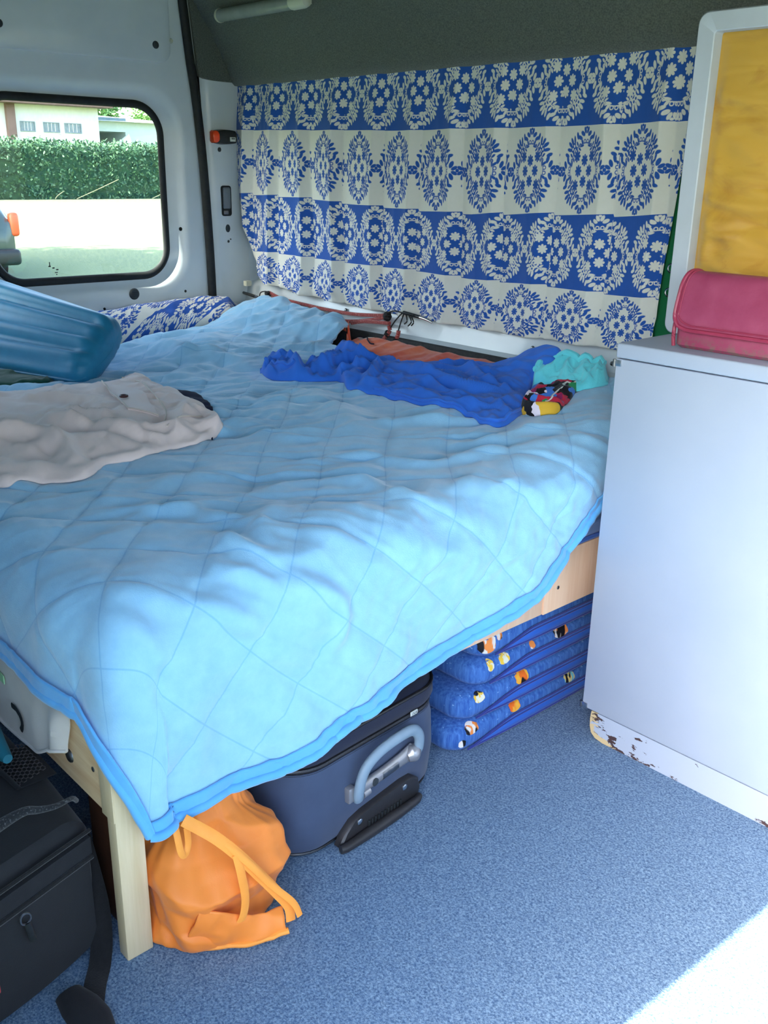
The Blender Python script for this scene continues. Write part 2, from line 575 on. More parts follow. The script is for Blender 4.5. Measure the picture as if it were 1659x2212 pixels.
for p_, c_ in ((0.52, rgb(150, 26, 90)), (0.64, rgb(24, 20, 28)), (0.76, rgb(70, 130, 220)), (0.88, rgb(238, 190, 60)), (0.92, rgb(40, 150, 90)), (0.965, rgb(236, 226, 238))):
    e = el.new(p_); e.color = c_
nt.links.new(sc.outputs[0], rp.inputs[0])
nt.links.new(rp.outputs[0], b.inputs['Base Color'])
M['swim'] = m

# turquoise vinyl, pink leather, golden satin
m, nt, b = newmat('turquoise flocked vinyl')
setp(b, 0.45, 0.4, sheen=0.1)
co = texco(nt)
nt.links.new(mixc(nt, X(noise(nt, co, 30, 3)).step(0.3, 0.7), rgb(24, 112, 150), rgb(30, 122, 160)), b.inputs['Base Color'])
bump(nt, b, noise(nt, co, 160, 3), 0.12, 0.002)
M['vinyl'] = m
m, nt, b = newmat('pink worn leather')
setp(b, 0.42, 0.45)
co = texco(nt)
c = mixc(nt, X(noise(nt, co, 16, 4)).step(0.35, 0.7), rgb(144, 54, 86), rgb(160, 72, 102))
sp = nt.nodes.new('ShaderNodeSeparateXYZ'); nt.links.new(co, sp.inputs[0])
low = 1.0 - X(sp.outputs[2]).step(0.004, 0.030)
wear = X(noise(nt, co, 70, 5, 0.75)).step(0.47, 0.56) * low
c = mixc(nt, wear * 0.9, c, rgb(120, 98, 92))
nt.links.new(c, b.inputs['Base Color'])
bump(nt, b, noise(nt, co, 130, 4), 0.25, 0.002)
M['pink'] = m
M['pink_edge'] = simple('pink leather piping', rgb(158, 54, 82), rgb(144, 44, 72), 40, 0.4, bs=0.2, bscale=200)
m, nt, b = newmat('golden satin')
setp(b, 0.38, 0.5, sheen=0.3)
b.inputs['Anisotropic'].default_value = 0.4
co = texco(nt)
f = X(noise(nt, texco(nt, 'Object', (5, 1, 9)), 1.6, 4, 0.6, 0.8)).step(0.52, 0.74)
nt.links.new(mixc(nt, f * 0.7, rgb(200, 155, 56), rgb(164, 112, 30)), b.inputs['Base Color'])
bump(nt, b, noise(nt, co, 600, 2), 0.15, 0.001)
M['satin'] = m

# chipped plinth paint: stain shape comes from noise, thickest at the worn end
m, nt, b = newmat('chipped white plinth paint')
setp(b, 0.5, 0.35)
co = texco(nt, 'Object', (1, 1, 2.2))
sp = nt.nodes.new('ShaderNodeSeparateXYZ'); nt.links.new(texco(nt), sp.inputs[0])
xx, zz = X(sp.outputs[0]), X(sp.outputs[2])
worn = 1.0 - xx.step(-0.33, -0.10)
edge = 1.0 - zz.step(0.006, 0.02)
n1 = X(noise(nt, co, 24, 5, 0.6))
dark = n1.step(0.60, 0.61)
chip = (n1 + worn * 0.20 - 0.12 + edge * 0.07).step(0.56, 0.575)
raw = (worn * 1.0 + edge * 0.25 + X(noise(nt, co, 50, 3)) * 0.35 - 1.0).step(0.045, 0.06)
c = mixc(nt, chip, rgb(168, 178, 194), rgb(72, 54, 54))
c = mixc(nt, raw, c, rgb(204, 182, 138))
nt.links.new(c, b.inputs['Base Color'])
bump(nt, b, X(1.0) if False else chip, 0.3, 0.002)
M['plinth'] = m

# window glass: clear with a faint mirror
def glassmat(name, fac=0.06, tint=(1, 1, 1, 1)):
    m, nt, b = newmat(name)
    nt.nodes.remove(b)
    tr = nt.nodes.new('ShaderNodeBsdfTransparent'); tr.inputs[0].default_value = tint
    gl = nt.nodes.new('ShaderNodeBsdfGlossy'); gl.inputs['Roughness'].default_value = 0.02
    mx = nt.nodes.new('ShaderNodeMixShader'); mx.inputs[0].default_value = fac
    nt.links.new(tr.outputs[0], mx.inputs[1]); nt.links.new(gl.outputs[0], mx.inputs[2])
    nt.links.new(mx.outputs[0], nt.nodes['Material Output'].inputs[0])
    return m
M['glass'] = glassmat('window glass', 0.05, (0.93, 0.97, 0.95, 1))
M['dark_pane'] = simple('dark window pane', rgb(120, 132, 140), rgb(140, 150, 156), 3, 0.15, 0.5)

# outdoors
m, nt, b = newmat('mown grass')
setp(b, 0.95, 0.1, sheen=0.2)
co = texco(nt)
c = mixc(nt, X(noise(nt, co, 0.35, 4)).step(0.35, 0.65), rgb(64, 88, 30), rgb(84, 100, 42))
c = mixc(nt, X(noise(nt, co, 9, 4)).step(0.35, 0.7) * 0.5, c, rgb(58, 80, 28))
nt.links.new(c, b.inputs['Base Color'])
bump(nt, b, noise(nt, co, 30, 3), 0.5, 0.03)
M['grass'] = m
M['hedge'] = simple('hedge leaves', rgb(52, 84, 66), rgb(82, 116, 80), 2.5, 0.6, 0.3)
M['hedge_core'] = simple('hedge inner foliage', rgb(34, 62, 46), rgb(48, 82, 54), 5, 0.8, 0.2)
M['twig'] = simple('pale twig', rgb(176, 170, 130), None, rough=0.8)
M['bark'] = simple('bark', rgb(96, 80, 64), rgb(70, 58, 48), 8, 0.9)
M['tree'] = simple('tree leaves', rgb(96, 140, 84), rgb(124, 160, 96), 1.5, 0.6, 0.3)
M['plaster'] = simple('white plaster', rgb(236, 234, 228), rgb(228, 226, 220), 0.6, 0.9, 0.1)
M['eave'] = simple('brown eave boards', rgb(128, 98, 88), rgb(112, 84, 76), 2, 0.7)
M['roof'] = simple('grey blue roof', rgb(120, 138, 150), rgb(108, 126, 140), 2, 0.6)
M['grey_wall'] = simple('pale grey wall', rgb(206, 212, 204), None, rough=0.9)
M['car'] = simple('dark green car paint', rgb(44, 62, 58), None, rough=0.3, coat=0.6)
M['tail'] = simple('orange red tail lamp', rgb(226, 92, 52), None, rough=0.3)
M['tyre'] = simple('tyre', rgb(24, 24, 26), None, rough=0.85)

# ================================================================== THE VAN SHELL
# floor
struct(mesh('floor', *box(-3.3, 1.7, 0.24, 2.30, -0.04, 0.0), M['carpet'], smooth=False), 'blue speckled carpet floor of the van')

# side wall (behind the curtain): white pressed metal with a lower rail
prof = [(2.30, 0.62), (2.17, 0.62), (2.172, 0.738), (2.178, 0.742), (2.192, 0.748), (2.196, 0.765), (2.206, 0.800), (2.212, 0.825), (2.222, 0.835), (2.236, 0.842), (2.25, 0.86), (2.25, 1.62), (2.30, 1.62)]
L = [np.array([(x, y, z) for y, z in prof]) for x in (-3.3, -2.0, -0.9, 1.7)]
V_, F_ = [], []
V_ = np.concatenate(L)
F_ = gfaces(4, len(prof), cn=True)
wall_side = struct(mesh('wall_side', V_, F_, M['white_metal'], sharp=35), 'white pressed metal side wall behind the patterned curtain')
mesh('ledge_lining', *box(-3.18, 1.7, 2.150, 2.171, 0.60, 0.7395, 0.004), M['dark_ledge'], wall_side)
for x, z in ((-2.58, 0.792), (-2.36, 0.790), (-1.74, 0.776), (-1.465, 0.772)):
    mesh('screw_head', *cyl((x, 2.208 - (0.83 - z) * 0.22, z), (0, -1, 0.25), 0.006, 0.003, 12, dome=0.002), M['steel'], wall_side)
mesh('lower_wall', *box(-3.3, 1.7, 2.24, 2.30, 0.0, 0.62), M['dark_ledge'], wall_side, smooth=False)

# upper side lining: grey felt panel leaning inwards, with a rear corner piece
xs = np.linspace(-3.205, 1.7, 40)
zs = np.array([1.556, 1.558, 1.57, 1.60, 1.66, 1.74, 1.83, 1.92, 2.0])
ys = np.array([2.215, 2.190, 2.176, 2.165, 2.135, 2.085, 2.02, 1.94, 1.86])
P = np.zeros((len(xs), len(zs), 3))
P[..., 0] = xs[:, None]
P[..., 1] = ys[None, :] + 0.004 * pn(xs[:, None] * 2.0, zs[None, :] * 3)
P[..., 2] = zs[None, :]
lining = struct(mesh('trim_1', *thick_grid(P, 0.02, 1), M['felt']), 'grey felt lined upper side panel above the curtain')
P = np.zeros((10, 10, 3))
for i, t in enumerate(np.linspace(0, 1, 10)):
    for j, s in enumerate(np.linspace(0, 1, 10)):
        z = 1.549 + s * 0.45
        y0 = 2.028 - 0.105 * (z - 1.549)
        P[i, j] = (-3.188 + 0.004 * t, y0 + t * (2.215 - y0), z + (0.012 * (1 - t) ** 6 if j == 0 else 0))
mesh('corner_lining', *thick_grid(P, 0.014, -1), M['felt'], lining)
for x in (-2.396, -1.88):
    c = (x, 2.158, 1.588)
    mesh('washer', *cyl(c, (0, -0.95, -0.35), 0.0105, 0.004, 20, 0.008), M['cream'], lining)
    mesh('screw_head', *cyl((x, 2.1535, 1.5863), (0, -0.95, -0.35), 0.0055, 0.003, 12, dome=0.001), M['chrome'], lining)
mesh('felt_plug', *cyl((-3.02, 2.155, 1.60), (0, -0.9, -0.4), 0.011, 0.004, 16, dome=0.003), M['felt'], lining)
# cream lip under the lining, thin at the rear and fuller towards the front
path = [(-3.10, 2.186, 1.560), (-2.6, 2.186, 1.561), (-2.0, 2.184, 1.562), (-1.6, 2.180, 1.566), (-1.2, 2.174, 1.574), (-0.4, 2.17, 1.585)]
o = struct(mesh('trim_2', *tube(path, [0.004, 0.006, 0.010, 0.012, 0.014, 0.015], 12, samples=40), M['cream_trim']), 'thin grey cream lip along the top of the curtain')
mesh('curtain_hook', *tube([(-3.215, 2.19, 1.553), (-3.200, 2.185, 1.549), (-3.185, 2.186, 1.552)], 0.005, 8, samples=9), M['cream'], o)

# ceiling, near wall with the open sliding doorway, front
struct(mesh('ceiling', *box(-3.3, 1.7, 0.2, 2.30, 1.98, 2.05), M['felt'], smooth=False), 'grey felt ceiling of the van')
near = join([box(-3.3, -1.08, 0.20, 0.26, -0.04, 1.99), box(-1.08, 0.42, 0.20, 0.26, 1.80, 1.99), box(0.42, 1.7, 0.20, 0.26, -0.04, 0.9), box(0.42, 1.7, 0.20, 0.26, 1.6, 1.99)])
struct(mesh('wall_near', *near, M['white_metal'], smooth=False), 'white near side wall with the open sliding doorway')
front = join([box(1.7, 1.75, 0.2, 2.30, -0.04, 0.80), box(1.7, 1.75, 0.2, 2.30, 1.72, 2.05), box(1.7, 1.75, 0.2, 0.27, 0.8, 1.72), box(1.7, 1.75, 2.24, 2.30, 0.8, 1.72)])
struct(mesh('wall_front', *front, M['white_metal'], smooth=False), 'front of the van with the windscreen opening')
sl = struct(mesh('door_3', *box(-2.10, -0.637, 0.055, 0.125, 0.02, 1.985, 0.01), M['white_metal']), 'white sliding side door pushed open outside the van')
mesh('door_handle', *box(-0.86, -0.72, 0.03, 0.055, 0.90, 0.94, 0.01), M['black_plastic'], sl)

# rear doors: sheet with a dished window opening
def rear_door(name, y0, y1, w0, w1, label):
    X0 = -3.20
    zb, zt = 0.05, 2.02
    # loops: door edge, window surround, dish, glass seat
    r0 = rect_loop(y0, y1, zb, zt, 0.03, X0, 10)
    a = rect_loop(w0 - 0.075, w1 + 0.085, 0.875 - 0.075, 1.462 + 0.065, 0.16, X0, 10)
    b_ = rect_loop(w0 - 0.055, w1 + 0.060, 0.875 - 0.052, 1.462 + 0.045, 0.145, X0 - 0.006, 10)
    c_ = rect_loop(w0 - 0.034, w1 + 0.036, 0.875 - 0.032, 1.462 + 0.030, 0.125, X0 - 0.020, 10)
    d_ = rect_loop(w0 - 0.012, w1 + 0.012, 0.875 - 0.012, 1.462 + 0.012, 0.112, X0 - 0.030, 10)
    e_ = rect_loop(w0, w1, 0.875, 1.462, 0.10, X0 - 0.032, 10)
    f_ = rect_loop(w0, w1, 0.875, 1.462, 0.10, X0 - 0.055, 10)
    g_ = rect_loop(y0, y1, zb, zt, 0.03, X0 - 0.055, 10)
    V, F = loft([g_, r0, a, b_, c_, d_, e_, f_, g_], False, False)
    dr = struct(mesh(name, V, [q[::-1] for q in F], M['white_metal'], sharp=50), label)
    return dr
d1 = rear_door('door_1', 1.165, 2.045, 1.235, 1.885, 'white rear van door with the rounded window looking onto the lawn')
d2 = rear_door('door_2', 0.27, 1.155, 0.41, 1.08, 'white rear van door on the near side')
def seal_and_pane(dr, w0, w1, n):
    loop = rect_loop(w0 + 0.004, w1 - 0.004, 0.879, 1.458, 0.10, -3.228, 14)
    th = np.linspace(0, 2 * math.pi, 10, endpoint=False)
    ctr = loop.mean(0)
    T = np.roll(loop, -1, 0) - np.roll(loop, 1, 0)
    T /= np.linalg.norm(T, axis=1, keepdims=True)
    Nn = np.cross(T, (1.0, 0, 0))
    V = loop[:, None, :] + 0.0135 * np.cos(th)[None, :, None] * Nn[:, None, :] + 0.008 * np.sin(th)[None, :, None] * np.array([1.0, 0, 0])
    s = mesh('window_%d' % n, V.reshape(-1, 3), gfaces(len(loop), 10, cm=True, cn=True), M['rubber'])
    struct(s, 'black rubber framed rear window of the van')
    g0 = rect_loop(w0 - 0.004, w1 + 0.004, 0.871, 1.466, 0.10, -3.240, 14)
    g1 = g0.copy(); g1[:, 0] = -3.236
    mesh('pane', *loft([g0, g1]), M['glass'], s, smooth=False)
    return s
w1_ = seal_and_pane(d1, 1.235, 1.885, 1)
seal_and_pane(d2, 0.41, 1.08, 2)
# little printed safety mark in the pane's lower corner
mk = [box(-3.2355, -3.2345, 1.425 + k * 0.013, 1.433 + k * 0.013, 0.926 - 0.006 * k, 0.930 - 0.006 * k) for k in range(3)]
mk += [box(-3.2355, -3.2345, 1.428, 1.431, 0.930, 0.942), box(-3.2355, -3.2345, 1.446, 1.456, 0.905, 0.908), box(-3.2355, -3.2345, 1.450, 1.453, 0.898, 0.902)]
mesh('glass_mark', *join(mk), M['ink'], w1_, smooth=False)
# upper pressed panel with rounded corner, plugs and holes
pl = [rect_loop(1.20, 1.922, 1.592, 2.00, 0.045, -3.2005, 8), rect_loop(1.201, 1.921, 1.593, 1.999, 0.044, -3.193, 8), rect_loop(1.208, 1.914, 1.600, 1.99, 0.040, -3.190, 8)]
V, F = loft(pl, False, True)
mesh('upper_panel', V, F, M['white_metal'], d1)
mesh('plug', *cyl((-3.190, 1.862, 1.647), (1, 0, 0), 0.0125, 0.003, 20, 0.0105, dome=0.002), M['plug'], d1)
mesh('plug', *cyl((-3.200, 1.721, 0.819), (1, 0, 0), 0.0205, 0.004, 24, 0.018, dome=0.003), M['plug'], d1)
mesh('plug_rib', *join([box(-3.1935, -3.1925, 1.708, 1.734, 0.812 + k * 0.006, 0.814 + k * 0.006) for k in range(3)]), M['rubber'], d1, smooth=False)
mesh('clip', *cyl((-3.194, 1.925, 1.665), (1, 0, 0), 0.008, 0.006, 12, 0.005), M['cream'], d1)
mesh('plug', *cyl((-3.190, 1.325, 1.66), (1, 0, 0), 0.0125, 0.003, 16, 0.0105, dome=0.002), M['plug'], d1)
for y, z, r in ((1.934, 0.815, 0.005), (1.60, 0.775, 0.005), (1.927, 1.04, 0.007)):
    mesh('hole', *cyl((-3.2005, y, z), (1, 0, 0), r, 0.0012, 12), M['hole'], d1)
# low moulding under the window
pm = np.zeros((30, 8, 3))
for i, t in enumerate(np.linspace(0, 1, 30)):
    for j, s in enumerate(np.linspace(0, 1, 8)):
        y = 1.18 + t * 0.48
        z = 0.55 + s * (0.255 - 0.10 * sm(0.75, 1.0, t))
        pm[i, j] = (-3.2 + 0.018 * sm(0, 0.25, 1 - s) * sm(0, 0.12, 1 - t), y, z)
mesh('lower_moulding', *thick_grid(pm, 0.012, 1), M['white_metal'], d1)

# black weather strip between door and corner pillar
strip = [(-3.190, 1.955, 2.0), (-3.190, 1.975, 1.8), (-3.190, 1.994, 1.62), (-3.190, 2.010, 1.50), (-3.190, 2.028, 1.30), (-3.190, 2.040, 1.05), (-3.190, 2.046, 0.80), (-3.190, 2.048, 0.3)]
struct(mesh('trim_3', *tube(strip, 0.0175, 10, rb=0.012, samples=50, up=(1, 0, 0)), M['rubber']), 'black rubber weather strip beside the rear door')

# corner pillar
pp_ = np.zeros((24, 14, 3))
for i, z in enumerate(np.linspace(0.1, 1.60, 24)):
    ye = 2.048 - 0.105 * max(0, z - 1.0) * 0.45
    for j, s in enumerate((0, 0.06, 0.12, 0.17, 0.22, 0.40, 0.6, 0.75, 0.80, 0.85, 0.90, 0.94, 0.97, 1.0)):
        y = ye + s * (2.252 - ye)
        x = -3.200 + 0.010 * sm(0.10, 0.22, s) + 0.004 * sm(1.20, 1.215, z) * (0.10 < s < 0.9) * -1
        x += 0.06 * sm(0.80, 1.0, s) ** 2
        pp_[i, j] = (x, y, z)
pil = struct(mesh('wall_pillar', *thick_grid(pp_, 0.03, 1), M['white_metal']), 'white metal corner pillar between rear door and curtain')
for y, z, ry, rz in ((2.104, 1.318, 0.006, 0.008), (2.127, 1.038, 0.010, 0.0145), (2.128, 0.990, 0.0045, 0.005), (2.138, 0.998, 0.0025, 0.0025)):
    lo = [np.array([(x, y + k * ry * math.cos(t), z + k * rz * math.sin(t)) for t in np.linspace(0, 2 * math.pi, 16, endpoint=False)]) for x, k in ((-3.195, 1), (-3.1885, 1), (-3.187, 0.75))]
    mesh('hole_plug', *loft(lo), M['plug'], pil)
# latch pocket
q0 = rect_loop(2.1025, 2.1455, 1.083, 1.192, 0.010, -3.193, 6); q1 = rect_loop(2.1025, 2.1455, 1.083, 1.192, 0.010, -3.1862, 6)
q2 = rect_loop(2.106, 2.142, 1.087, 1.188, 0.008, -3.1862, 6); q3 = rect_loop(2.106, 2.142, 1.087, 1.188, 0.008, -3.1875, 6)
pk = mesh('latch_pocket', *loft([q0, q1, q2, q3]), M['rubber'], pil)
mesh('latch_insert', *box(-3.1885, -3.1835, 2.108, 2.1395, 1.109, 1.186, 0.006, 3), M['grey_insert'], pk)
mesh('latch_tab', *box(-3.1885, -3.1855, 2.110, 2.131, 1.089, 1.103, 0.002), M['steel'], pk)
mesh('wall_bracket', *box(-3.14, -3.118, 2.155, 2.180, 0.826, 0.846, 0.003), M['cream'], pil)

# small black and orange courtesy lamp on the pillar
lt = thing('pillar_lamp', 'small black wedge lamp with orange lens on the white corner pillar', 'lamp', (-3.17, 2.10, 1.34))
def wedge(y0, y1, za, zb, x0, x1a, x1b, taper0=0.75, n=10):
    loops = []
    for t in np.linspace(0, 1, n):
        y = y0 + (y1 - y0) * t
        k = taper0 + (1 - taper0) * math.sin(math.pi * min(1, 0.12 + 0.75 * t))
        xt = x0 + (x1a + (x1b - x1a) * t - x0)
        zc = (za + zb) / 2; h = (zb - za) / 2 * k
        loops.append([(x0, y, zc - h), (xt - 0.006, y, zc - h * 0.95), (xt, y, zc - h * 0.55), (xt, y, zc + h * 0.45), (xt - 0.008, y, zc + h * 0.9), (x0, y, zc + h)])
    return loft([np.array(l) for l in loops])
mesh('lamp_body', *wedge(2.080, 2.148, 1.336, 1.388, -3.192, -3.148, -3.140), M['black_plastic'], lt)
mesh('orange_lens', *wedge(2.066, 2.081, 1.340, 1.384, -3.192, -3.168, -3.149, 0.55), M['orange_lens'], lt)
mesh('lamp_label', *box(-3.1435, -3.1385, 2.119, 2.142, 1.346, 1.361, 0.001), M['label_white'], lt)
mesh('label_print', *join([box(-3.1388, -3.1378, 2.124 + 0.005 * k, 2.127 + 0.005 * k, 1.353, 1.359) for k in range(3)]), M['ink'], lt, smooth=False)

# tube lamp on the felt lining
tl = thing('tube_lamp', 'grey tube lamp with cream end caps on the felt lining', 'lamp', (-2.82, 2.05, 1.72))
A0, A1 = np.array([-3.06, 2.035, 1.742]), np.array([-2.575, 2.035, 1.742])
mesh('lamp_cover', *tube([A0 + (A1 - A0) * t for t in np.linspace(0.02, 0.86, 12)], 0.021, 18), M['lamp_cover'], tl)
mesh('end_cap', *tube([A0 + (A1 - A0) * t for t in (-0.012, 0.0, 0.012, 0.03)], [0.010, 0.019, 0.0225, 0.0225], 18), M['cream'], tl)
mesh('end_cap', *tube([A0 + (A1 - A0) * t for t in (0.85, 0.86, 0.97, 1.0, 1.012)], [0.0215, 0.0225, 0.0225, 0.019, 0.010], 18), M['cream'], tl)
mesh('lamp_base', *box(-3.05, -2.585, 2.045, 2.095, 1.735, 1.760, 0.004), M['cream'], tl)

# ================================================================== CURTAIN
xc = [-3.30, -3.112, -2.949, -2.762, -2.588, -2.405, -2.235, -2.05, -1.872, -1.693, -1.523, -1.354, -1.19]
uc = [-0.6] + [k + 0.5 for k in range(12)]
bx = [-3.25, -3.0, -2.75, -2.5, -2.25, -2.0, -1.75, -1.5, -1.3]
zT = [1.556, 1.553, 1.551, 1.550, 1.548, 1.546, 1.548, 1.553, 1.562]
zB = [1.390, 1.385, 1.380, 1.376, 1.372, 1.372, 1.372, 1.374, 1.378]
zC = [1.165, 1.162, 1.157, 1.146, 1.140, 1.138, 1.147, 1.154, 1.163]
zD = [0.955, 0.960, 0.958, 0.955, 0.956, 0.951, 0.955, 0.954, 0.957]
zE = [0.885, 0.842, 0.822, 0.814, 0.810, 0.807, 0.808, 0.813, 0.820]
nx, nz = 560, 150
s = np.linspace(0, 1, nx)[:, None]; t = np.linspace(0, 1, nz)[None, :]
xl = -3.242 + 0.147 * t ** 1.5 + 0.02 * sm(0.85, 1, t); xr = -1.318 - 0.030 * sm(0.3, 0.8, t)
xx = xl + (xr - xl) * s
it = lambda z: np.interp(xx, bx, z)
u = np.interp(xx, xc, uc) + 0 * xx
# slanting drag folds at the rear end
drag = 0.10 * sm(-2.6, -3.2, -(-xx)) * 0
Z0, Z1, Z2, Z3, Z4 = it(zT), it(zB), it(zC), it(zD), it(zE)
zz = Z0 + (Z4 - Z0) * t
vv = np.where(zz > Z1, (Z0 - zz) / (Z0 - Z1) * 0.80 + 0.20, np.where(zz > Z2, 1 + (Z1 - zz) / (Z1 - Z2), np.where(zz > Z3, 2 + (Z2 - zz) / (Z2 - Z3), 3 + (Z3 - zz) / (Z3 - Z4) * 0.92)))
ph = u * 1.02 + 0.35 + 0.25 * pn(xx * 3.1, t * 1.2, 3) + 0.22 * t * sm(-2.2, -3.2, xx)
fr = ph - np.floor(ph)
fold = np.where(fr < 0.82, (fr / 0.82) ** 1.6, ((1 - fr) / 0.18) ** 1.2)      # soft rise, sharp fall-back
amp = 0.036 * (0.35 + 0.65 * sm(0.0, 0.25, t)) * (0.75 + 0.5 * pn(xx * 2.0 + 3, t * 0.8, 5))
yy = 2.200 - amp * fold - 0.004 * crease(xx * 9, zz * 2.4, 7) * sm(0.02, 0.2, t)
yy += -0.010 * sm(0.80, 1.0, t) * (0.5 + crease(xx * 16, zz * 14, 13, 0.9)) - 0.002 * pn(xx * 60, zz * 6, 2) * (1 - sm(0, 0.12, t))
u = u + 0.12 * (fr - 0.5) * sm(0.04, 0.3, t) + 0.03 * pn(xx * 5, zz * 4, 8)
dv = 0.15 * (fr - 0.5) * sm(0.15, 0.6, t) + 0.05 * pn(xx * 3.2, zz * 2, 21) + 0.035 * sm(0.82, 1.0, t) * pn(xx * 22, zz * 14, 23)
P = np.stack([xx, yy, zz + 0.004 * sm(0.9, 1, t) * pn(xx * 14, 0 * xx, 4)], -1)
uv = np.stack([u, vv + dv * sm(0.03, 0.1, t) * 0.25], -1).reshape(-1, 2)
V, F = thick_grid(P, 0.0015, 1)
cur = mesh('curtain', V, [q[::-1] for q in F], M['damask'], uv=np.concatenate([uv, uv]), sharp=None)
tag(cur, 'blue and white damask curtain hanging along the side wall', 'curtain')

# green cloth edge with eyelets, seen past the curtain's end
gc = thing('green_tarp', 'narrow strip of green cloth with metal eyelets beside the partition frame', 'cloth', (-1.33, 2.206, 0.842))
P = np.zeros((24, 6, 3))
for i, t_ in enumerate(np.linspace(0, 1, 24)):
    for j, s_ in enumerate(np.linspace(0, 1, 6)):
        P[i, j] = (-1.375 + 0.09 * s_, 2.226 + 0.003 * math.sin(5 * t_ + 3 * s_), 0.842 + 0.42 * t_)
mesh('cloth_strip', *thick_grid(P, 0.003), M['green'], gc)
for z in (0.972, 1.032):
    a = np.linspace(0, 2 * math.pi, 18, endpoint=False)
    mesh('eyelet', *tube(np.stack([-1.333 + 0.010 * np.cos(a), 2.219 + 0 * a, z + 0.010 * np.sin(a)], 1), 0.0028, 8, closed=True, up=(0, 1, 0)), M['chrome'], gc)

# ================================================================== BED
bed = thing('bed', 'wooden bed with pale pine leg and beech front boards', 'bed', (-2.2, 1.35, 0.0))
mesh('leg', *box(-1.224, -1.195, 0.545, 0.593, 0.0, 0.40, 0.0025), M['pine_z'], bed)
for x, y in ((-3.12, 0.56), (-3.12, 2.10), (-1.26, 2.09)):
    mesh('leg', *box(x - 0.015, x + 0.015, y - 0.024, y + 0.024, 0.0, 0.44, 0.0025), M['pine_z'], bed)
side = mesh('side_board', *box(-3.14, -1.2245, 0.547, 0.568, 0.277, 0.44, 0.002), M['pine'], bed)
mesh('bolt', *cyl((-1.347, 0.5475, 0.325), (0, -1, 0), 0.0125, 0.003, 24, 0.0115, dome=0.003), M['bolt'], side)
mesh('screw', *cyl((-1.261, 0.5475, 0.343), (0, -1, 0), 0.0045, 0.0015, 14, dome=0.001), M['bolt'], side)
mesh('notch_block', *box(-1.236, -1.196, 0.5435, 0.5465, 0.276, 0.40, 0.001), M['pine_z'], side)
fb = mesh('front_board', *box(-1.224, -1.207, 0.594, 1.6215, 0.297, 0.44, 0.0015), M['beech'], bed)
fb2 = mesh('front_board', *box(-1.222, -1.204, 1.6235, 2.14, 0.296, 0.44, 0.0015), M['beech'], bed)
mesh('screw', *cyl((-1.2045, 1.672, 0.352), (1, 0, 0), 0.0045, 0.0015, 14, dome=0.001), M['steel'], fb2)
mesh('platform', *box(-3.14, -1.225, 0.569, 2.145, 0.415, 0.438), M['pine'], bed, smooth=False)

mt = thing('mattress', 'periwinkle blue mattress with yellow piping under the fleece blanket', 'mattress', (-2.2, 1.35, 0.44))
V, F = box(-3.14, -1.207, 0.575, 2.140, 0.441, 0.612, 0.022, 4)
mesh('mattress_core', V, F, M['mattress'], mt)
mesh('piping', *tube([(-1.208, 0.66, 0.505), (-1.205, 1.2, 0.505), (-1.204, 1.65, 0.500), (-1.203, 1.74, 0.506), (-1.204, 1.85, 0.524), (-1.208, 2.08, 0.535)], 0.008, 10, samples=40), M['yellow'], mt)
mesh('trim', *tube([(-1.210, 0.62, 0.4475), (-1.206, 1.2, 0.4475), (-1.206, 2.1, 0.4475)], 0.0055, 8, samples=30), M['blue_trim'], mt)
mesh('cover_fold', *tube([(-1.207, 1.66, 0.462), (-1.2045, 1.72, 0.474), (-1.206, 1.80, 0.484), (-1.207, 1.9, 0.488)], [0.002, 0.006, 0.006, 0.002], 8, samples=20), M['mattress'], mt)

# ---- white sheet hanging out on the near side
n1, n2 = 70, 40
P = np.zeros((n1, n2, 3))
for i, t_ in enumerate(np.linspace(0, 1, n1)):
    x = -2.3 + t_ * 1.005
    lowz = 0.30 + 0.018 * math.sin(9 * x) + 0.03 * sm(0.86, 1.0, t_) + 0.02 * sm(0.8, 0.5, t_)
    for j, s_ in enumerate(np.linspace(0, 1, n2)):
        z = 0.47 + (lowz - 0.47) * s_
        y = 0.543 - 0.008 * sm(0, 0.5, s_) - 0.006 * float(crease(x * 7, z * 7, 31)) * sm(0.1, 0.6, s_) - 0.004 * s_
        xx_ = x + (0.035 * s_ * (-1) * sm(0.8, 1.0, t_))
        y += (0.010 * sm(0.985, 1.0, t_) - 0.010 * math.exp(-((t_ - 0.965) / 0.014) ** 2)) * sm(0.2, 0.6, s_)
        P[i, j] = (xx_, y, z)
sh = thing('bed_sheet', 'off white bed sheet hanging below the blanket at the near corner', 'sheet', (-1.8, 0.53, 0.30))
mesh('sheet_cloth', *thick_grid(P, 0.003, 1), M['sheet'], sh)
hem = P[:, -1, :] + np.array([0, -0.002, 0.003])
mesh('sheet_hem', *tube(hem, 0.003, 8), M['sheet'], sh)
hem2 = P[-1, :, :] + np.array([0.0, -0.003, 0])
def on_sheet(x, z, d=0.004):
    i = int(np.argmin(np.abs(P[:, n2 // 2, 0] - x))); j = int(np.argmin(np.abs(P[i, :, 2] - z)))
    return P[i, j] + np.array([0, -d, 0])
a = np.linspace(-0.6, 1.9, 22)
ring_pts = np.array([on_sheet(-1.525 + 0.030 * math.cos(q), 0.322 + 0.022 * math.sin(q)) for q in a])
ring_pts[:, 0] = -1.525 + 0.030 * np.cos(a); ring_pts[:, 2] = 0.322 + 0.022 * np.sin(a)
mesh('printed_ring', *tube(ring_pts, 0.006, 6, rb=0.0015, up=(0, 1, 0)), M['ink'], sh)
bar = np.array([on_sheet(-1.60 + 0.02 * k, 0.375, 0.003) for k in range(4)]); bar[:, 0] = [-1.61, -1.592, -1.574, -1.556]; bar[:, 2] = 0.385
mesh('printed_bar', *tube(bar, 0.0015, 6, rb=0.010, up=(0, 0, 1)), simple('pale green print', rgb(170, 222, 170), None, rough=0.9), sh)

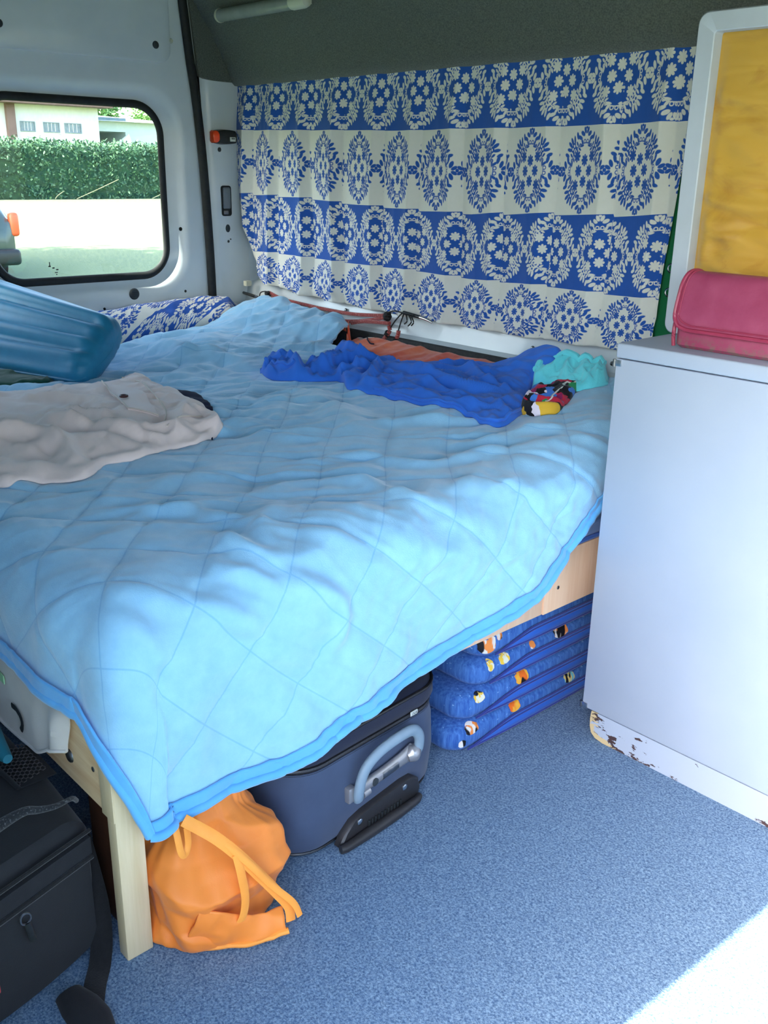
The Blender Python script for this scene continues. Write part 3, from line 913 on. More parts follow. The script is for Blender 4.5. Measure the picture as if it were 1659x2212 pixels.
# ---- fleece blanket
RR = 0.10
XE, YE = -1.175 - RR, 0.526 + RR
def ztop(x, y): return 0.64 + 0.05 * sm(1.1, 2.1, y)
def bsurf(a, b):
    dx = np.maximum(0, a - XE); dy = np.maximum(0, YE - b); Ld = np.hypot(dx, dy) + 1e-9
    th = np.minimum(Ld / RR, math.pi / 2)
    out = RR * np.sin(th)
    drop = np.where(Ld < RR * math.pi / 2, RR * (1 - np.cos(th)), RR + Ld - RR * math.pi / 2)
    xx, yy = np.minimum(a, XE), np.maximum(b, YE)
    Lq = (dx ** 5 + dy ** 5) ** 0.2 + 1e-9
    pull = 0.018 * sm(-1.36, -1.22, a) * sm(0, 0.1, dy)
    return np.stack([xx + out * dx / Lq, yy - out * dy / Lq + pull, ztop(xx, yy) - drop], -1)
HY = [0.50, 0.60, 0.63, 0.73, 0.85, 1.0, 1.167, 1.312, 1.516, 1.624, 1.686, 1.766, 1.794, 1.84, 2.2]
HZ = [0.262, 0.262, 0.260, 0.258, 0.250, 0.291, 0.320, 0.334, 0.390, 0.450, 0.503, 0.572, 0.598, 0.61, 0.615]
def Lf(b):
    yq = np.maximum(b, YE)
    return RR * math.pi / 2 + ztop(0, yq) - RR - np.interp(b, HY, HZ)
def Ls(a):
    return RR * math.pi / 2 + 0.64 - RR - (0.452 + 0.010 * np.sin(a * 7))
RIDGES = [[(-1.576,1.242),(-1.516,1.356),(-1.384,1.398),(-1.342,1.536),(-1.27,1.644)],[(-1.468,1.53),(-1.39,1.59),(-1.336,1.728),(-1.234,1.764)],[(-2.026,1.452),(-2.02,1.554),(-1.93,1.56),(-1.75,1.488),(-1.546,1.38)],[(-1.48,1.008),(-1.474,1.128),(-1.378,1.23),(-1.252,1.23),(-1.156,1.368)],[(-1.258,1.308),(-1.228,1.416),(-1.174,1.554),(-1.15,1.68)],[(-1.258,0.948),(-1.228,0.996),(-1.198,1.044)],[(-1.336,0.84),(-1.258,0.834),(-1.222,0.87)],[(-1.24,0.774),(-1.198,0.828),(-1.15,0.864)],[(-1.252,0.612),(-1.21,0.666),(-1.168,0.738),(-1.126,0.804)],[(-1.168,0.882),(-1.138,0.954),(-1.096,0.984),(-1.024,0.954)],[(-1.228,0.558),(-1.15,0.618)],[(-1.342,0.846),(-1.246,0.852),(-1.216,0.912)],[(-1.528,0.834),(-1.462,0.882),(-1.372,0.912),(-1.288,0.936)],[(-2.842,1.464),(-2.8,1.59),(-2.596,1.59),(-2.584,1.692)],[(-2.614,1.446),(-2.644,1.548),(-2.566,1.644),(-2.398,1.674)],[(-2.47,1.41),(-2.482,1.554),(-2.374,1.584)],[(-2.968,1.488),(-2.95,1.656),(-2.92,1.794)],[(-1.882,1.14),(-1.912,1.29),(-1.75,1.284),(-1.726,1.404)],[(-1.702,1.53),(-1.6,1.59),(-1.576,1.71)],[(-2.11,1.458),(-2.056,1.332),(-1.912,1.224)],[(-1.18,1.146),(-1.126,1.26),(-1.024,1.392)],[(-1.132,1.314),(-1.042,1.458),(-0.922,1.548)],[(-1.612,0.846),(-1.642,0.99),(-1.612,1.134)],[(-1.396,1.02),(-1.312,0.918),(-1.252,0.906)],[(-1.054,0.66),(-0.958,0.684),(-0.868,0.69)],[(-1.012,0.816),(-0.91,0.894),(-0.85,0.9)],[(-1.054,1.098),(-0.97,1.14),(-0.934,1.128)]]
RW = [(0.020,0.020),(0.016,0.020),(0.022,0.045),(0.016,0.022),(0.018,0.024),(0.013,0.016),(0.014,0.018),(0.014,0.016),(0.014,0.02),(0.022,0.016),(0.012,0.02),(0.012,0.018),(0.014,0.02),(0.024,0.035),(0.02,0.03),(0.016,0.025),(0.02,0.035),(0.016,0.035),(0.014,0.03),(0.014,0.03),(0.016,0.03),(0.018,0.035),(0.014,0.025),(0.014,0.02),(0.012,0.03),(0.016,0.03),(0.014,0.025)]
def ridge_field(a, b):
    h = np.zeros_like(a)
    for pts, (hh, w) in zip(RIDGES, RW):
        Q = resample(np.array(pts), 14)
        best = np.full(a.shape, 1e9); tb = np.zeros_like(a)
        for k in range(len(Q) - 1):
            p, q = Q[k], Q[k + 1]
            d = q - p; l2 = d @ d + 1e-12
            t_ = np.clip(((a - p[0]) * d[0] + (b - p[1]) * d[1]) / l2, 0, 1)
            dd = (a - p[0] - t_ * d[0]) ** 2 + (b - p[1] - t_ * d[1]) ** 2
            u_ = dd < best
            best = np.where(u_, dd, best); tb = np.where(u_, (k + t_) / (len(Q) - 1), tb)
        e = np.sin(np.pi * np.clip(tb * 0.9 + 0.05, 0, 1)) ** 0.6
        w = w * 0.80
        h += 1.15 * hh * e * (np.exp(-best / (2 * w * w)) - 0.28 * np.exp(-best / (8 * w * w)))
    return h
def quilt(a, b):
    p, q = (a + b) * 0.70711, (a - b) * 0.70711
    f1 = np.abs(((p + 0.006 * np.sin(q * 2 * math.pi / 0.55)) / QS) % 1 - 0.5) * QS
    q2 = q + 0.03
    f2 = np.abs(((q2 + 0.006 * np.sin(p * 2 * math.pi / 0.55)) / QS) % 1 - 0.5) * QS
    return np.minimum(f1, f2)
def bdisp(a, b):
    h = ridge_field(a, b)
    h += 0.010 * fbm(a * 3.1, b * 3.1, 3, 41)
    h += 0.009 * crease(a * 5.5 + b * 2.2, b * 3.4 - a * 1.2, 45) * (0.6 + 0.4 * sm(-1.5, -2.4, a)) + 0.006 * crease(a * 9.0 - b * 3.0, b * 3.0 + a * 2.5, 51)
    h += 0.004 * crease(a * 12, b * 9, 47) * (0.35 + 0.9 * sm(-1.9, -2.5, a))
    h += 0.0045 * crease(a * 16 + b * 5, b * 7 - a * 4, 53) * sm(-0.1, 0.25, pn(a * 2.2, b * 2.2, 55)) + 0.0035 * crease(a * 7 - b * 5, b * 17 + a * 5, 57) * sm(-0.1, 0.25, pn(a * 2.2 + 9, b * 2.2, 59))
    p_, q_ = a * 0.6 + b * 0.8, a * 0.8 - b * 0.6
    m1 = sm(-0.25, 0.25, pn(a * 2.6 + 3, b * 2.6, 52))
    h += (0.0085 * crease(p_ * 2.6, q_ * 11, 54, 0.8) + 0.0050 * crease(p_ * 4.5 + 2, q_ * 21, 56, 0.8)) * (0.25 + 0.75 * m1)
    g = quilt(a, b)
    h += -0.0032 * np.exp(-(g / 0.006) ** 2) + 0.0015 * sm(0, 0.05, g)
    # heaps of bedding under the blanket along the side wall and by the cabinet
    h += 0.100 * np.exp(-((a + 2.86) / 0.24) ** 2 - ((b - 2.10) / 0.17) ** 2)
    h += 0.062 * np.exp(-((a + 2.52) / 0.15) ** 2 - ((b - 2.12) / 0.14) ** 2)
    h += 0.030 * np.exp(-((a + 2.75) / 0.20) ** 2 - ((b - 1.75) / 0.20) ** 2)
    h += 0.060 * np.exp(-((a + 1.38) / 0.10) ** 2 - ((b - 2.10) / 0.16) ** 2)
    h += 0.012 * np.exp(-((a + 1.23) / 0.08) ** 2 - ((b - 1.85) / 0.12) ** 2)
    return h
NA, NB = 400, 330
pa = np.concatenate([np.linspace(0, 0.80, 300), np.linspace(0.80, 1.0, NA - 299)[1:]])[:NA]
qb = np.concatenate([np.linspace(0, 0.82, 250), np.linspace(0.82, 1.0, NB - 249)[1:]])[:NB]
PA, QB = np.meshgrid(pa, qb, indexing='ij')
rear_x = -3.03
px_ = np.clip((PA - 0.80) / 0.20, 0, 1); qy_ = np.clip((QB - 0.82) / 0.18, 0, 1)
a_top = rear_x + np.minimum(PA, 0.80) / 0.80 * (XE - rear_x)
def yfar(a): return 2.115 - 0.13 * sm(-2.47, -2.40, a) * (1 - sm(-1.62, -1.52, a)) - 0.05 * sm(-1.45, -1.15, a)
def bgrid():
    a = a_top.copy(); b = None
    yf = yfar(np.minimum(a, XE))
    b_top = yf - np.minimum(QB, 0.82) / 0.82 * (yf - YE)
    g = 1 - 0.12 * px_ ** 2 * qy_ ** 2
    # overhang lengths
    lf = Lf(b_top - qy_ * 0.10); ls = Ls(a_top)
    a = a_top + px_ * lf * g
    b = b_top - qy_ * ls * g
    return a, b
FA, FB = bgrid()
B0 = bsurf(FA, FB)
N0 = gnormals(B0)
N0 = np.where(N0[..., 2:3].mean() < 0, -N0, N0)
D = bdisp(FA, FB)
hang = np.clip((FA - XE) / 0.3, 0, 1)
D = D * (1 - 0.25 * hang) + 0.012 * hang * np.sin(FB * 13 + 1.0) * sm(0.3, 1, hang)
D *= 1 - 0.6 * np.clip(qy_, 0, 1) * (1 - px_)
BP = B0 + N0 * D[..., None]
cm = (sm(0.0, 0.25, px_) * sm(0.0, 0.25, qy_))[..., None]      # ease the pinched corner fold
for _ in range(40):
    Q_ = np.pad(BP, ((1, 1), (1, 1), (0, 0)), mode='edge')
    A_ = (Q_[:-2, 1:-1] + Q_[2:, 1:-1] + Q_[1:-1, :-2] + Q_[1:-1, 2:]) / 4
    A_[-1, :] = BP[-1, :]; A_[:, -1] = BP[:, -1]
    A_[-1, 1:-1] = (BP[-1, :-2] + BP[-1, 2:]) / 2; A_[1:-1, -1] = (BP[:-2, -1] + BP[2:, -1]) / 2
    BP = BP * (1 - cm) + A_ * cm
uvb = np.stack([FA, FB], -1).reshape(-1, 2)
V, F = thick_grid(BP, 0.009, -1 if gnormals(BP)[..., 2].mean() > 0 else 1)
if gnormals(BP)[..., 2].mean() < 0:
    F = [q[::-1] for q in F]
blk = thing('blanket', 'light blue quilted fleece blanket spread over the bed', 'blanket', (-2.1, 1.35, 0.26))
mesh('fleece', V, F, M['fleece'], blk, uv=np.concatenate([uvb, uvb]), sharp=None)
# binding tape round the hanging hems
nb = 9
sgn = 1 if gnormals(BP)[..., 2].mean() > 0 else -1
BN = gnormals(BP) * sgn
def strip_from(idx_fn, length, w):
    S = np.zeros((length, w, 3))
    return S
wid = 0.030
def hem_strip(front=True):
    rows = []
    if front:
        for j in range(NB):
            a1, b1 = FA[-1, j], FB[-1, j]
            # walk inwards along i until the tape width is used up
            d = np.hypot(FA[:, j] - a1, FB[:, j] - b1)
            pts = []
            for k in np.linspace(0, wid, 7):
                i = np.interp(-k, -d[::-1][::-1], np.arange(NA)) if False else None
                ii = np.searchsorted(-d, -k)
                ii = min(max(ii, 1), NA - 1)
                t_ = (d[ii - 1] - k) / (d[ii - 1] - d[ii] + 1e-9)
                pts.append(BP[ii - 1, j] * (1 - t_) + BP[ii, j] * t_ + BN[ii, j] * 0.006)
            rows.append(pts)
    else:
        for i in range(NA):
            d = np.hypot(FA[i, :] - FA[i, -1], FB[i, :] - FB[i, -1])
            pts = []
            for k in np.linspace(0, wid, 7):
                jj = np.searchsorted(-d, -k)
                jj = min(max(jj, 1), NB - 1)
                t_ = (d[jj - 1] - k) / (d[jj - 1] - d[jj] + 1e-9)
                pts.append(BP[i, jj - 1] * (1 - t_) + BP[i, jj] * t_ + BN[i, jj] * 0.006)
            rows.append(pts)
    return np.array(rows)
for fr_ in (True, False):
    S = hem_strip(fr_)
    mesh('binding', *join([thick_grid(S, 0.004, 1), tube(S[:, 0, :], 0.0085, 8, up=(0.3, 0.2, 1))]), M['binding'], blk, sharp=None)
def bed_z(x, y):
    d = (BP[..., 0] - x) ** 2 + (BP[..., 1] - y) ** 2
    return BP.reshape(-1, 3)[int(np.argmin(d)), 2]

# ================================================================== THINGS LYING ON THE BED
_bz = np.full((260, 200), -1.0)
_ix = ((BP[..., 0] + 3.3) / 0.01).astype(int).clip(0, 259); _iy = ((BP[..., 1] - 0.4) / 0.01).astype(int).clip(0, 199)
np.maximum.at(_bz, (_ix.ravel(), _iy.ravel()), BP[..., 2].ravel())
_xg = -3.3 + 0.01 * (np.arange(260) + 0.5); _yg = 0.4 + 0.01 * (np.arange(200) + 0.5)
_zt = ztop(_xg[:, None], _yg[None, :]) + 0 * _xg[:, None]
_bz = np.where(_bz < 0, _zt - 0.01, _bz)
def bedz(x, y):
    fx = np.clip((np.asarray(x) + 3.3) / 0.01 - 0.5, 0, 258.99); fy = np.clip((np.asarray(y) - 0.4) / 0.01 - 0.5, 0, 198.99)
    i = fx.astype(int); j = fy.astype(int); u_ = fx - i; v_ = fy - j
    return (_bz[i, j] * (1 - u_) + _bz[i + 1, j] * u_) * (1 - v_) + (_bz[i, j + 1] * (1 - u_) + _bz[i + 1, j + 1] * u_) * v_

def two_grid(P, Q):
    m, n, _ = P.shape
    V = np.concatenate([P.reshape(-1, 3), Q.reshape(-1, 3)])
    k = m * n
    F = gfaces(m, n) + gfaces(m, n, off=k, flip=True)
    ring = [(i, 0) for i in range(m)] + [(m - 1, j) for j in range(1, n)] + [(i, n - 1) for i in range(m - 2, -1, -1)] + [(0, j) for j in range(n - 2, 0, -1)]
    ids = [i * n + j for i, j in ring]
    for a, b in zip(ids, ids[1:] + ids[:1]):
        F.append([b, a, a + k, b + k])
    return V, F

def drape(top, bot, n, m, thick, wr, pw=3.0, ends=(0.05, 0.05), lift=0.004, smooth=True):
    """cloth lying on the bed between two edge lines; wr(s, t, x, y) gives the wrinkles"""
    T = resample(top, n, smooth); Bt = resample(bot, n, smooth)
    t = np.linspace(0, 1, m)[None, :, None]
    G = T[:, None, :] * (1 - t) + Bt[:, None, :] * t
    s = np.linspace(0, 1, n)[:, None]; tt = t[..., 0]
    prof = np.clip(1 - np.abs(2 * tt - 1) ** pw, 0, 1) ** 0.6
    en = sm(0, ends[0], s) * sm(0, ends[1], 1 - s) if ends[0] and ends[1] else 1.0
    x, y = G[..., 0], G[..., 1]
    z = np.maximum(G[..., 2], bedz(x, y) + lift)
    w = wr(s + 0 * tt, tt + 0 * s, x, y)
    z = z + (thick + w) * prof * en
    z = np.maximum(z, bedz(x, y) + lift)
    P = np.stack([x, y, z], -1)
    Q = np.stack([x, y, np.minimum(bedz(x, y) + 0.001, z - 0.002)], -1)
    return P, Q

def up_faces(P, V, F):
    return (V, F) if gnormals(P)[..., 2].mean() > 0 else (V, [q[::-1] for q in F])

TSF = [[(-2.029,1.752),(-1.847,1.709),(-1.687,1.725),(-1.531,1.746),(-1.493,1.806)],[(-1.999,1.849),(-1.87,1.853),(-1.67,1.828),(-1.583,1.875)],[(-2.045,1.929),(-1.882,1.958),(-1.73,1.986),(-1.661,2.062)],[(-2.03,1.86),(-1.949,1.751),(-1.913,1.685)],[(-2.134,1.736),(-2.137,1.845),(-2.065,1.91)],[(-2.081,1.676),(-2.06,1.761),(-2.009,1.841)],[(-2.316,1.951),(-2.209,1.908),(-2.143,1.924)],[(-2.198,1.684),(-2.112,1.651),(-2.071,1.685)],[(-2.287,1.684),(-2.283,1.724),(-2.198,1.684),(-2.144,1.626)],[(-2.268,1.628),(-2.186,1.592),(-2.133,1.601)],[(-1.714,1.702),(-1.601,1.687),(-1.478,1.687)],[(-1.836,2.005),(-1.675,1.924),(-1.518,1.872)],[(-1.771,2.133),(-1.728,2.133),(-1.761,2.204)],[(-1.944,1.983),(-1.871,2.043),(-1.788,2.111)],[(-1.843,1.775),(-1.778,1.798),(-1.691,1.78)],[(-1.541,1.792),(-1.453,1.76),(-1.404,1.677)],[(-2.221,1.737),(-2.144,1.727),(-2.179,1.809)],[(-2.262,1.953),(-2.094,1.844),(-2.019,1.761)]]
SHF = [[(-2.261,0.836),(-2.151,0.902),(-2.025,0.957),(-1.94,1.029),(-1.912,1.159)],[(-2.063,0.757),(-2.019,0.822),(-1.923,0.841),(-1.759,0.804)],[(-2.257,0.95),(-2.158,0.999),(-2.081,1.057)],[(-1.987,0.972),(-1.886,1.034),(-1.891,1.121)],[(-2.402,0.965),(-2.329,1.057),(-2.223,1.107)],[(-1.753,0.811),(-1.806,0.9),(-1.803,0.987)],[(-2.04,1.239),(-1.981,1.176),(-1.887,1.094)]]
def fold_field(x, y, lines, h, w, seed=0):
    rr = np.random.default_rng(seed); out = np.zeros_like(x)
    for pts in lines:
        Q = resample(np.array(pts), 12); best = np.full(x.shape, 1e9); tb = np.zeros_like(x)
        hh = h * rr.uniform(0.7, 1.3); ww = w * rr.uniform(0.75, 1.3)
        for k in range(len(Q) - 1):
            p, d = Q[k], Q[k + 1] - Q[k]
            t_ = np.clip(((x - p[0]) * d[0] + (y - p[1]) * d[1]) / (d @ d + 1e-12), 0, 1)
            dd = np.hypot(x - p[0] - t_ * d[0], y - p[1] - t_ * d[1])
            u_ = dd < best
            best = np.where(u_, dd, best); tb = np.where(u_, (k + t_) / (len(Q) - 1), tb)
        e = np.sin(np.pi * np.clip(tb * 0.9 + 0.05, 0, 1)) ** 0.7
        out += hh * e * (np.exp(-(best / ww) ** 1.5) - 0.45 * np.exp(-((best - 1.9 * ww) / ww) ** 2))
    return out

# ---- royal blue T-shirt
tsT = [(-2.33,1.65,.69),(-2.352,1.706,.70),(-2.338,1.756,.70),(-2.204,1.714,.70),(-2.249,1.83,.70),(-2.374,2.0,.70),(-2.348,2.028,.70),(-2.178,1.937,.70),(-2.164,2.001,.71),(-2.068,1.951,.71),(-1.973,2.051,.715),(-1.832,2.09,.72),(-1.746,2.10,.752),(-1.666,2.10,.790),(-1.587,2.10,.800),(-1.53,2.09,.780)]
tsB = [(-2.327,1.647,.68),(-2.24,1.614,.68),(-2.163,1.623,.68),(-2.121,1.657,.68),(-2.06,1.727,.68),(-1.963,1.679,.68),(-1.90,1.688,.68),(-1.832,1.697,.68),(-1.703,1.691,.68),(-1.557,1.708,.68),(-1.45,1.69,.68),(-1.429,1.717,.68),(-1.459,1.82,.69),(-1.573,1.985,.70),(-1.575,2.02,.745),(-1.53,2.06,.770)]
def wts(s, t, x, y):
    w = 0.011 * crease(x * 4.5, y * 20 + x * 5, 61) + 0.009 * crease(x * 6 + 3, y * 30 - x * 6, 64) + 0.004 * crease(x * 9, y * 55, 62)
    w = w + 0.020 * crease(x * 20, y * 20, 63) * sm(0.40, 0.10, s) + 0.009 * crease(x * 11 - y * 9, y * 30 + x * 14, 66) * sm(0.62, 0.35, s)
    w = w * 0.8 + fold_field(x, y, TSF, 0.020, 0.013, 3)
    return w
P, Q = drape(tsT, tsB, 260, 120, 0.016, wts, ends=(0.04, 0.03))
ts = thing('t_shirt', 'crumpled royal blue T-shirt lying on the fleece blanket', 't-shirt', (-1.9, 1.85, 0.68))
mesh('shirt_cloth', *up_faces(P, *two_grid(P, Q)), M['royal'], ts, sharp=None)
e = P[96:205, -4, :] + np.array([0, 0, 0.002])
mesh('hem_fold', *tube(e, 0.0045, 7), M['royal'], ts)
e = P[150:176, 30:32, :].mean(1)
mesh('sleeve_cuff', *tube(P[10:36, 90, :] + np.array([0, 0, 0.003]), 0.006, 7), M['royal'], ts)

# ---- turquoise cloth and swim shorts next to it
tqT = [(-1.580,2.0,.71),(-1.605,2.06,.745),(-1.585,2.09,.768),(-1.545,2.10,.776),(-1.50,2.10,.774),(-1.44,2.10,.764),(-1.40,2.09,.752)]
tqB = [(-1.575,1.99,.705),(-1.52,1.995,.715),(-1.47,2.0,.722),(-1.43,1.985,.712),(-1.405,1.99,.725),(-1.385,2.01,.745),(-1.375,2.05,.755)]
P, Q = drape(tqT, tqB, 80, 50, 0.030, lambda s, t, x, y: 0.014 * crease(x * 20, y * 20, 71) + 0.006 * crease(x * 44, y * 44, 72), pw=2.4, ends=(0.06, 0.08))
tq = thing('turquoise_towel', 'bunched turquoise terry cloth beside the blue T-shirt', 'towel', (-1.49, 2.05, 0.70))
mesh('towel_cloth', *up_faces(P, *two_grid(P, Q)), M['turquoise'], tq, sharp=None)
e = P[6:74, 12, :] + np.array([0, 0, 0.004])
mesh('towel_hem', *tube(e, 0.009, 8, samples=40), M['turquoise'], tq)
swT = [(-1.465,1.815,.69),(-1.50,1.87,.693),(-1.545,1.945,.70),(-1.575,2.005,.705),(-1.515,2.02,.71),(-1.45,2.03,.71)]
swB = [(-1.460,1.815,.69),(-1.412,1.808,.69),(-1.38,1.848,.692),(-1.395,1.91,.695),(-1.411,1.955,.70),(-1.44,2.02,.71)]
P, Q = drape(swT, swB, 70, 46, 0.022, lambda s, t, x, y: 0.013 * crease(x * 22, y * 22, 75), ends=(0.06, 0.06))
sw = thing('swim_shorts', 'colourful red and black patterned swim shorts under the turquoise cloth', 'shorts', (-1.46, 1.92, 0.69))
mesh('shorts_cloth', *up_faces(P, *two_grid(P, Q)), M['swim'], sw, sharp=None)
pl_ = P[20:60, 34, :] + np.array([0, 0, 0.002]); pl_[:, 0] += 0.008 * np.sin(np.linspace(0, 14, 40)); pl_[:, 1] += 0.006 * np.cos(np.linspace(0, 11, 40))
mesh('white_piping', *tube(pl_, 0.0022, 6), M['label_white'], sw)

# ---- beige shorts with pocket flap and button, dark cloth under them
shT = [(-2.95,0.72,.66),(-2.605,0.974,.66),(-2.579,1.121,.66),(-2.524,1.249,.663),(-2.526,1.354,.668),(-2.395,1.333,.667),(-2.202,1.305,.665),(-2.042,1.268,.664),(-1.905,1.236,.66)]
shB = [(-1.95,0.58,.645),(-1.803,0.651,.65),(-1.802,0.706,.65),(-1.746,0.797,.65),(-1.803,0.877,.65),(-1.806,0.954,.65),(-1.85,1.06,.65),(-1.846,1.128,.65),(-1.890,1.225,.655)]
def wsh(s, t, x, y):
    w = 0.016 * np.exp(-((t - 0.50 - 0.15 * (1 - s)) / 0.05) ** 2) * sm(0.85, 0.5, s) + 0.026 * np.exp(-((t - 0.74 - 0.35 * (s - 0.35)) / 0.045) ** 2) * sm(0.72, 0.45, s)
    w = w + 0.009 * crease(x * 5 + y * 4, y * 12 - x * 6, 81) + 0.004 * crease(x * 16, y * 22, 82) + 0.004 * crease(x * 22 + y * 10, y * 9, 84)
    w = w * 0.8 + fold_field(x, y, SHF, 0.020, 0.020, 5)
    return w
P, Q = drape(shT, shB, 170, 90, 0.020, wsh, pw=5.0, ends=(0.02, 0.03))
sh_ = thing('beige_shorts', 'beige cotton shorts with buttoned pocket flap lying on the blanket', 'shorts', (-2.2, 1.0, 0.65))
mesh('shorts_cloth', *up_faces(P, *two_grid(P, Q)), M['beige'], sh_, sharp=None)
def psurf(x, y):
    d = (P[..., 0] - x) ** 2 + (P[..., 1] - y) ** 2
    i = int(np.argmin(d))
    return P.reshape(-1, 3)[i]
def patch(corners, m=16, n=12, d=0.004):
    c = np.array(corners, float)
    G = np.zeros((m, n, 3))
    for i in range(m):
        for j in range(n):
            u_, v_ = i / (m - 1), j / (n - 1)
            p = (c[0] * (1 - u_) + c[1] * u_) * (1 - v_) + (c[3] * (1 - u_) + c[2] * u_) * v_
            G[i, j] = (p[0], p[1], psurf(p[0], p[1])[2])
    for _ in range(2):
        Z = np.pad(G[..., 2], 1, mode='edge')
        G[..., 2] = (Z[:-2, 1:-1] + Z[2:, 1:-1] + Z[1:-1, :-2] + Z[1:-1, 2:] + Z[1:-1, 1:-1]) / 5
    G[..., 2] += d
    return G
flap = patch([(-2.400, 1.180), (-2.150, 1.085), (-2.035, 1.115), (-2.060, 1.165)][:0] or [(-2.43, 1.19), (-2.09, 1.085), (-2.015, 1.125), (-2.30, 1.225)])
g1, f1 = two_grid(flap, flap - np.array([0, 0, 0.004]))
fl = mesh('pocket_flap', *up_faces(flap, g1, f1), M['beige'], sh_)
edge = np.concatenate([flap[:, 0], flap[-1, 1:]])
mesh('flap_stitching', *tube(edge + np.array([0, 0, 0.0015]), 0.0022, 6), M['beige_seam'], fl)
bp = psurf(-2.195, 1.135) + np.array([0, 0, 0.010])
a = np.linspace(0, 2 * math.pi, 20, endpoint=False)
bt = mesh('button', *tube(np.stack([bp[0] + 0.0085 * np.cos(a), bp[1] + 0.0085 * np.sin(a), bp[2] + 0 * a], 1), 0.0032, 8, closed=True), simple('brown button', rgb(70, 34, 34), None, rough=0.4), sh_)
mesh('button_core', *cyl(bp - np.array([0, 0, 0.002]), (0, 0, 1), 0.007, 0.002, 14), M['label_white'], bt)
hl = [psurf(x, y) + np.array([0, 0, 0.002]) for x, y in ((-1.99, 1.27), (-1.955, 1.20), (-1.93, 1.13), (-1.91, 1.085))]
mesh('hem_seam', *tube(hl, 0.0022, 6, samples=24), M['beige_seam'], sh_)
sl_ = [psurf(x, y) + np.array([0, 0, 0.002]) for x, y in ((-2.50, 1.29), (-2.36, 1.265), (-2.22, 1.22), (-2.06, 1.17), (-2.0, 1.13))]
mesh('side_seam', *tube(sl_, 0.0025, 6, samples=30), M['beige_seam'], sh_)
P, Q = drape([(-2.345,1.36,.66),(-2.26,1.362,.66),(-2.12,1.33,.66),(-2.0,1.27,.66),(-1.865,1.18,.655)], [(-2.30,1.25,.66),(-2.2,1.2,.66),(-2.1,1.15,.66),(-1.95,1.12,.65),(-1.868,1.10,.65)], 50, 30, 0.008, lambda s, t, x, y: 0.004 * crease(x * 15, y * 15, 85))
nv = mesh('navy_garment', *up_faces(P, *two_grid(P, Q)), M['navy'], sharp=None)
tag(nv, 'dark navy garment peeking out from under the beige shorts', 'clothes')

# ---- orange towel tucked along the wall
twT = [(-2.49,2.150,.70),(-2.44,2.149,.708),(-2.40,2.147,.712),(-2.30,2.147,.726),(-2.07,2.147,.722),(-1.88,2.147,.722),(-1.72,2.147,.716)]
twB = [(-2.48,2.125,.69),(-2.42,2.06,.69),(-2.38,2.0,.69),(-2.25,1.97,.69),(-2.05,1.97,.69),(-1.88,1.98,.69),(-1.72,2.0,.69)]
P, Q = drape(twT, twB, 120, 36, 0.006, lambda s, t, x, y: 0.010 * crease(x * 11, y * 4, 91) + 0.003 * crease(x * 30, y * 20, 92), pw=6, lift=0.002)
tw = thing('orange_towel', 'orange towel stretched along the wall behind the blue T-shirt', 'towel', (-2.2, 2.08, 0.68))
mesh('towel_cloth', *up_faces(P, *two_grid(P, Q)), M['orange_towel'], tw, sharp=None)
pr = P[6:32, 10, :] + np.array([0, 0, 0.002]); pr[:, 1] += 0.02 * np.sin(np.linspace(0, 5, 26))
mesh('dark_print_line', *tube(pr, 0.0022, 6), M['navy'], tw)
mesh('light_patch', *thick_grid(P[8:22, 3:12, :] + np.array([0, 0, 0.0012]), 0.001, 1), cloth('pale towel print', rgb(216, 190, 170), None), tw)
mesh('folded_corner', *loft([np.array([(-2.57, 2.135, .745), (-2.49, 2.125, .735), (-2.52, 2.15, .735)]), np.array([(-2.540, 2.135, .786), (-2.532, 2.135, .784), (-2.535, 2.14, .784)])]), M['orange_towel'], tw, smooth=False)

# ---- patterned bundle at the rear door
pcT = [(-3.165,1.38,.74),(-3.165,1.53,.762),(-3.160,1.68,.775),(-3.160,1.87,.782),(-3.155,2.03,.782),(-3.13,2.12,.762)]
pcB = [(-3.03,1.36,.65),(-3.035,1.50,.655),(-3.03,1.58,.66),(-3.02,1.73,.675),(-3.0,1.90,.688),(-2.98,2.04,.705)][:0] or [(-3.02,1.36,.65),(-3.04,1.50,.652),(-3.05,1.62,.656),(-3.06,1.76,.676),(-3.05,1.92,.696),(-3.03,2.06,.725)]
P, Q = drape(pcT, pcB, 110, 50, 0.030, lambda s, t, x, y: 0.008 * crease(y * 9, x * 9, 95) + 0.004 * crease(y * 20, x * 22, 96), pw=2.6, ends=(0.05, 0.06))
s_, t_ = np.meshgrid(np.linspace(0, 1, 110), np.linspace(0, 1, 50), indexing='ij')
uvp = np.stack([s_ * 3.1 + 0.15 * t_, t_ * 1.15 + s_ * 2.3 + 0.2], -1).reshape(-1, 2)
V, F = up_faces(P, *two_grid(P, Q))
pc = mesh('patterned_pillow', V, F, M['damask'], uv=np.concatenate([uvp, uvp]), sharp=None)
tag(pc, 'blue and white damask bundle lying against the rear door', 'pillow')

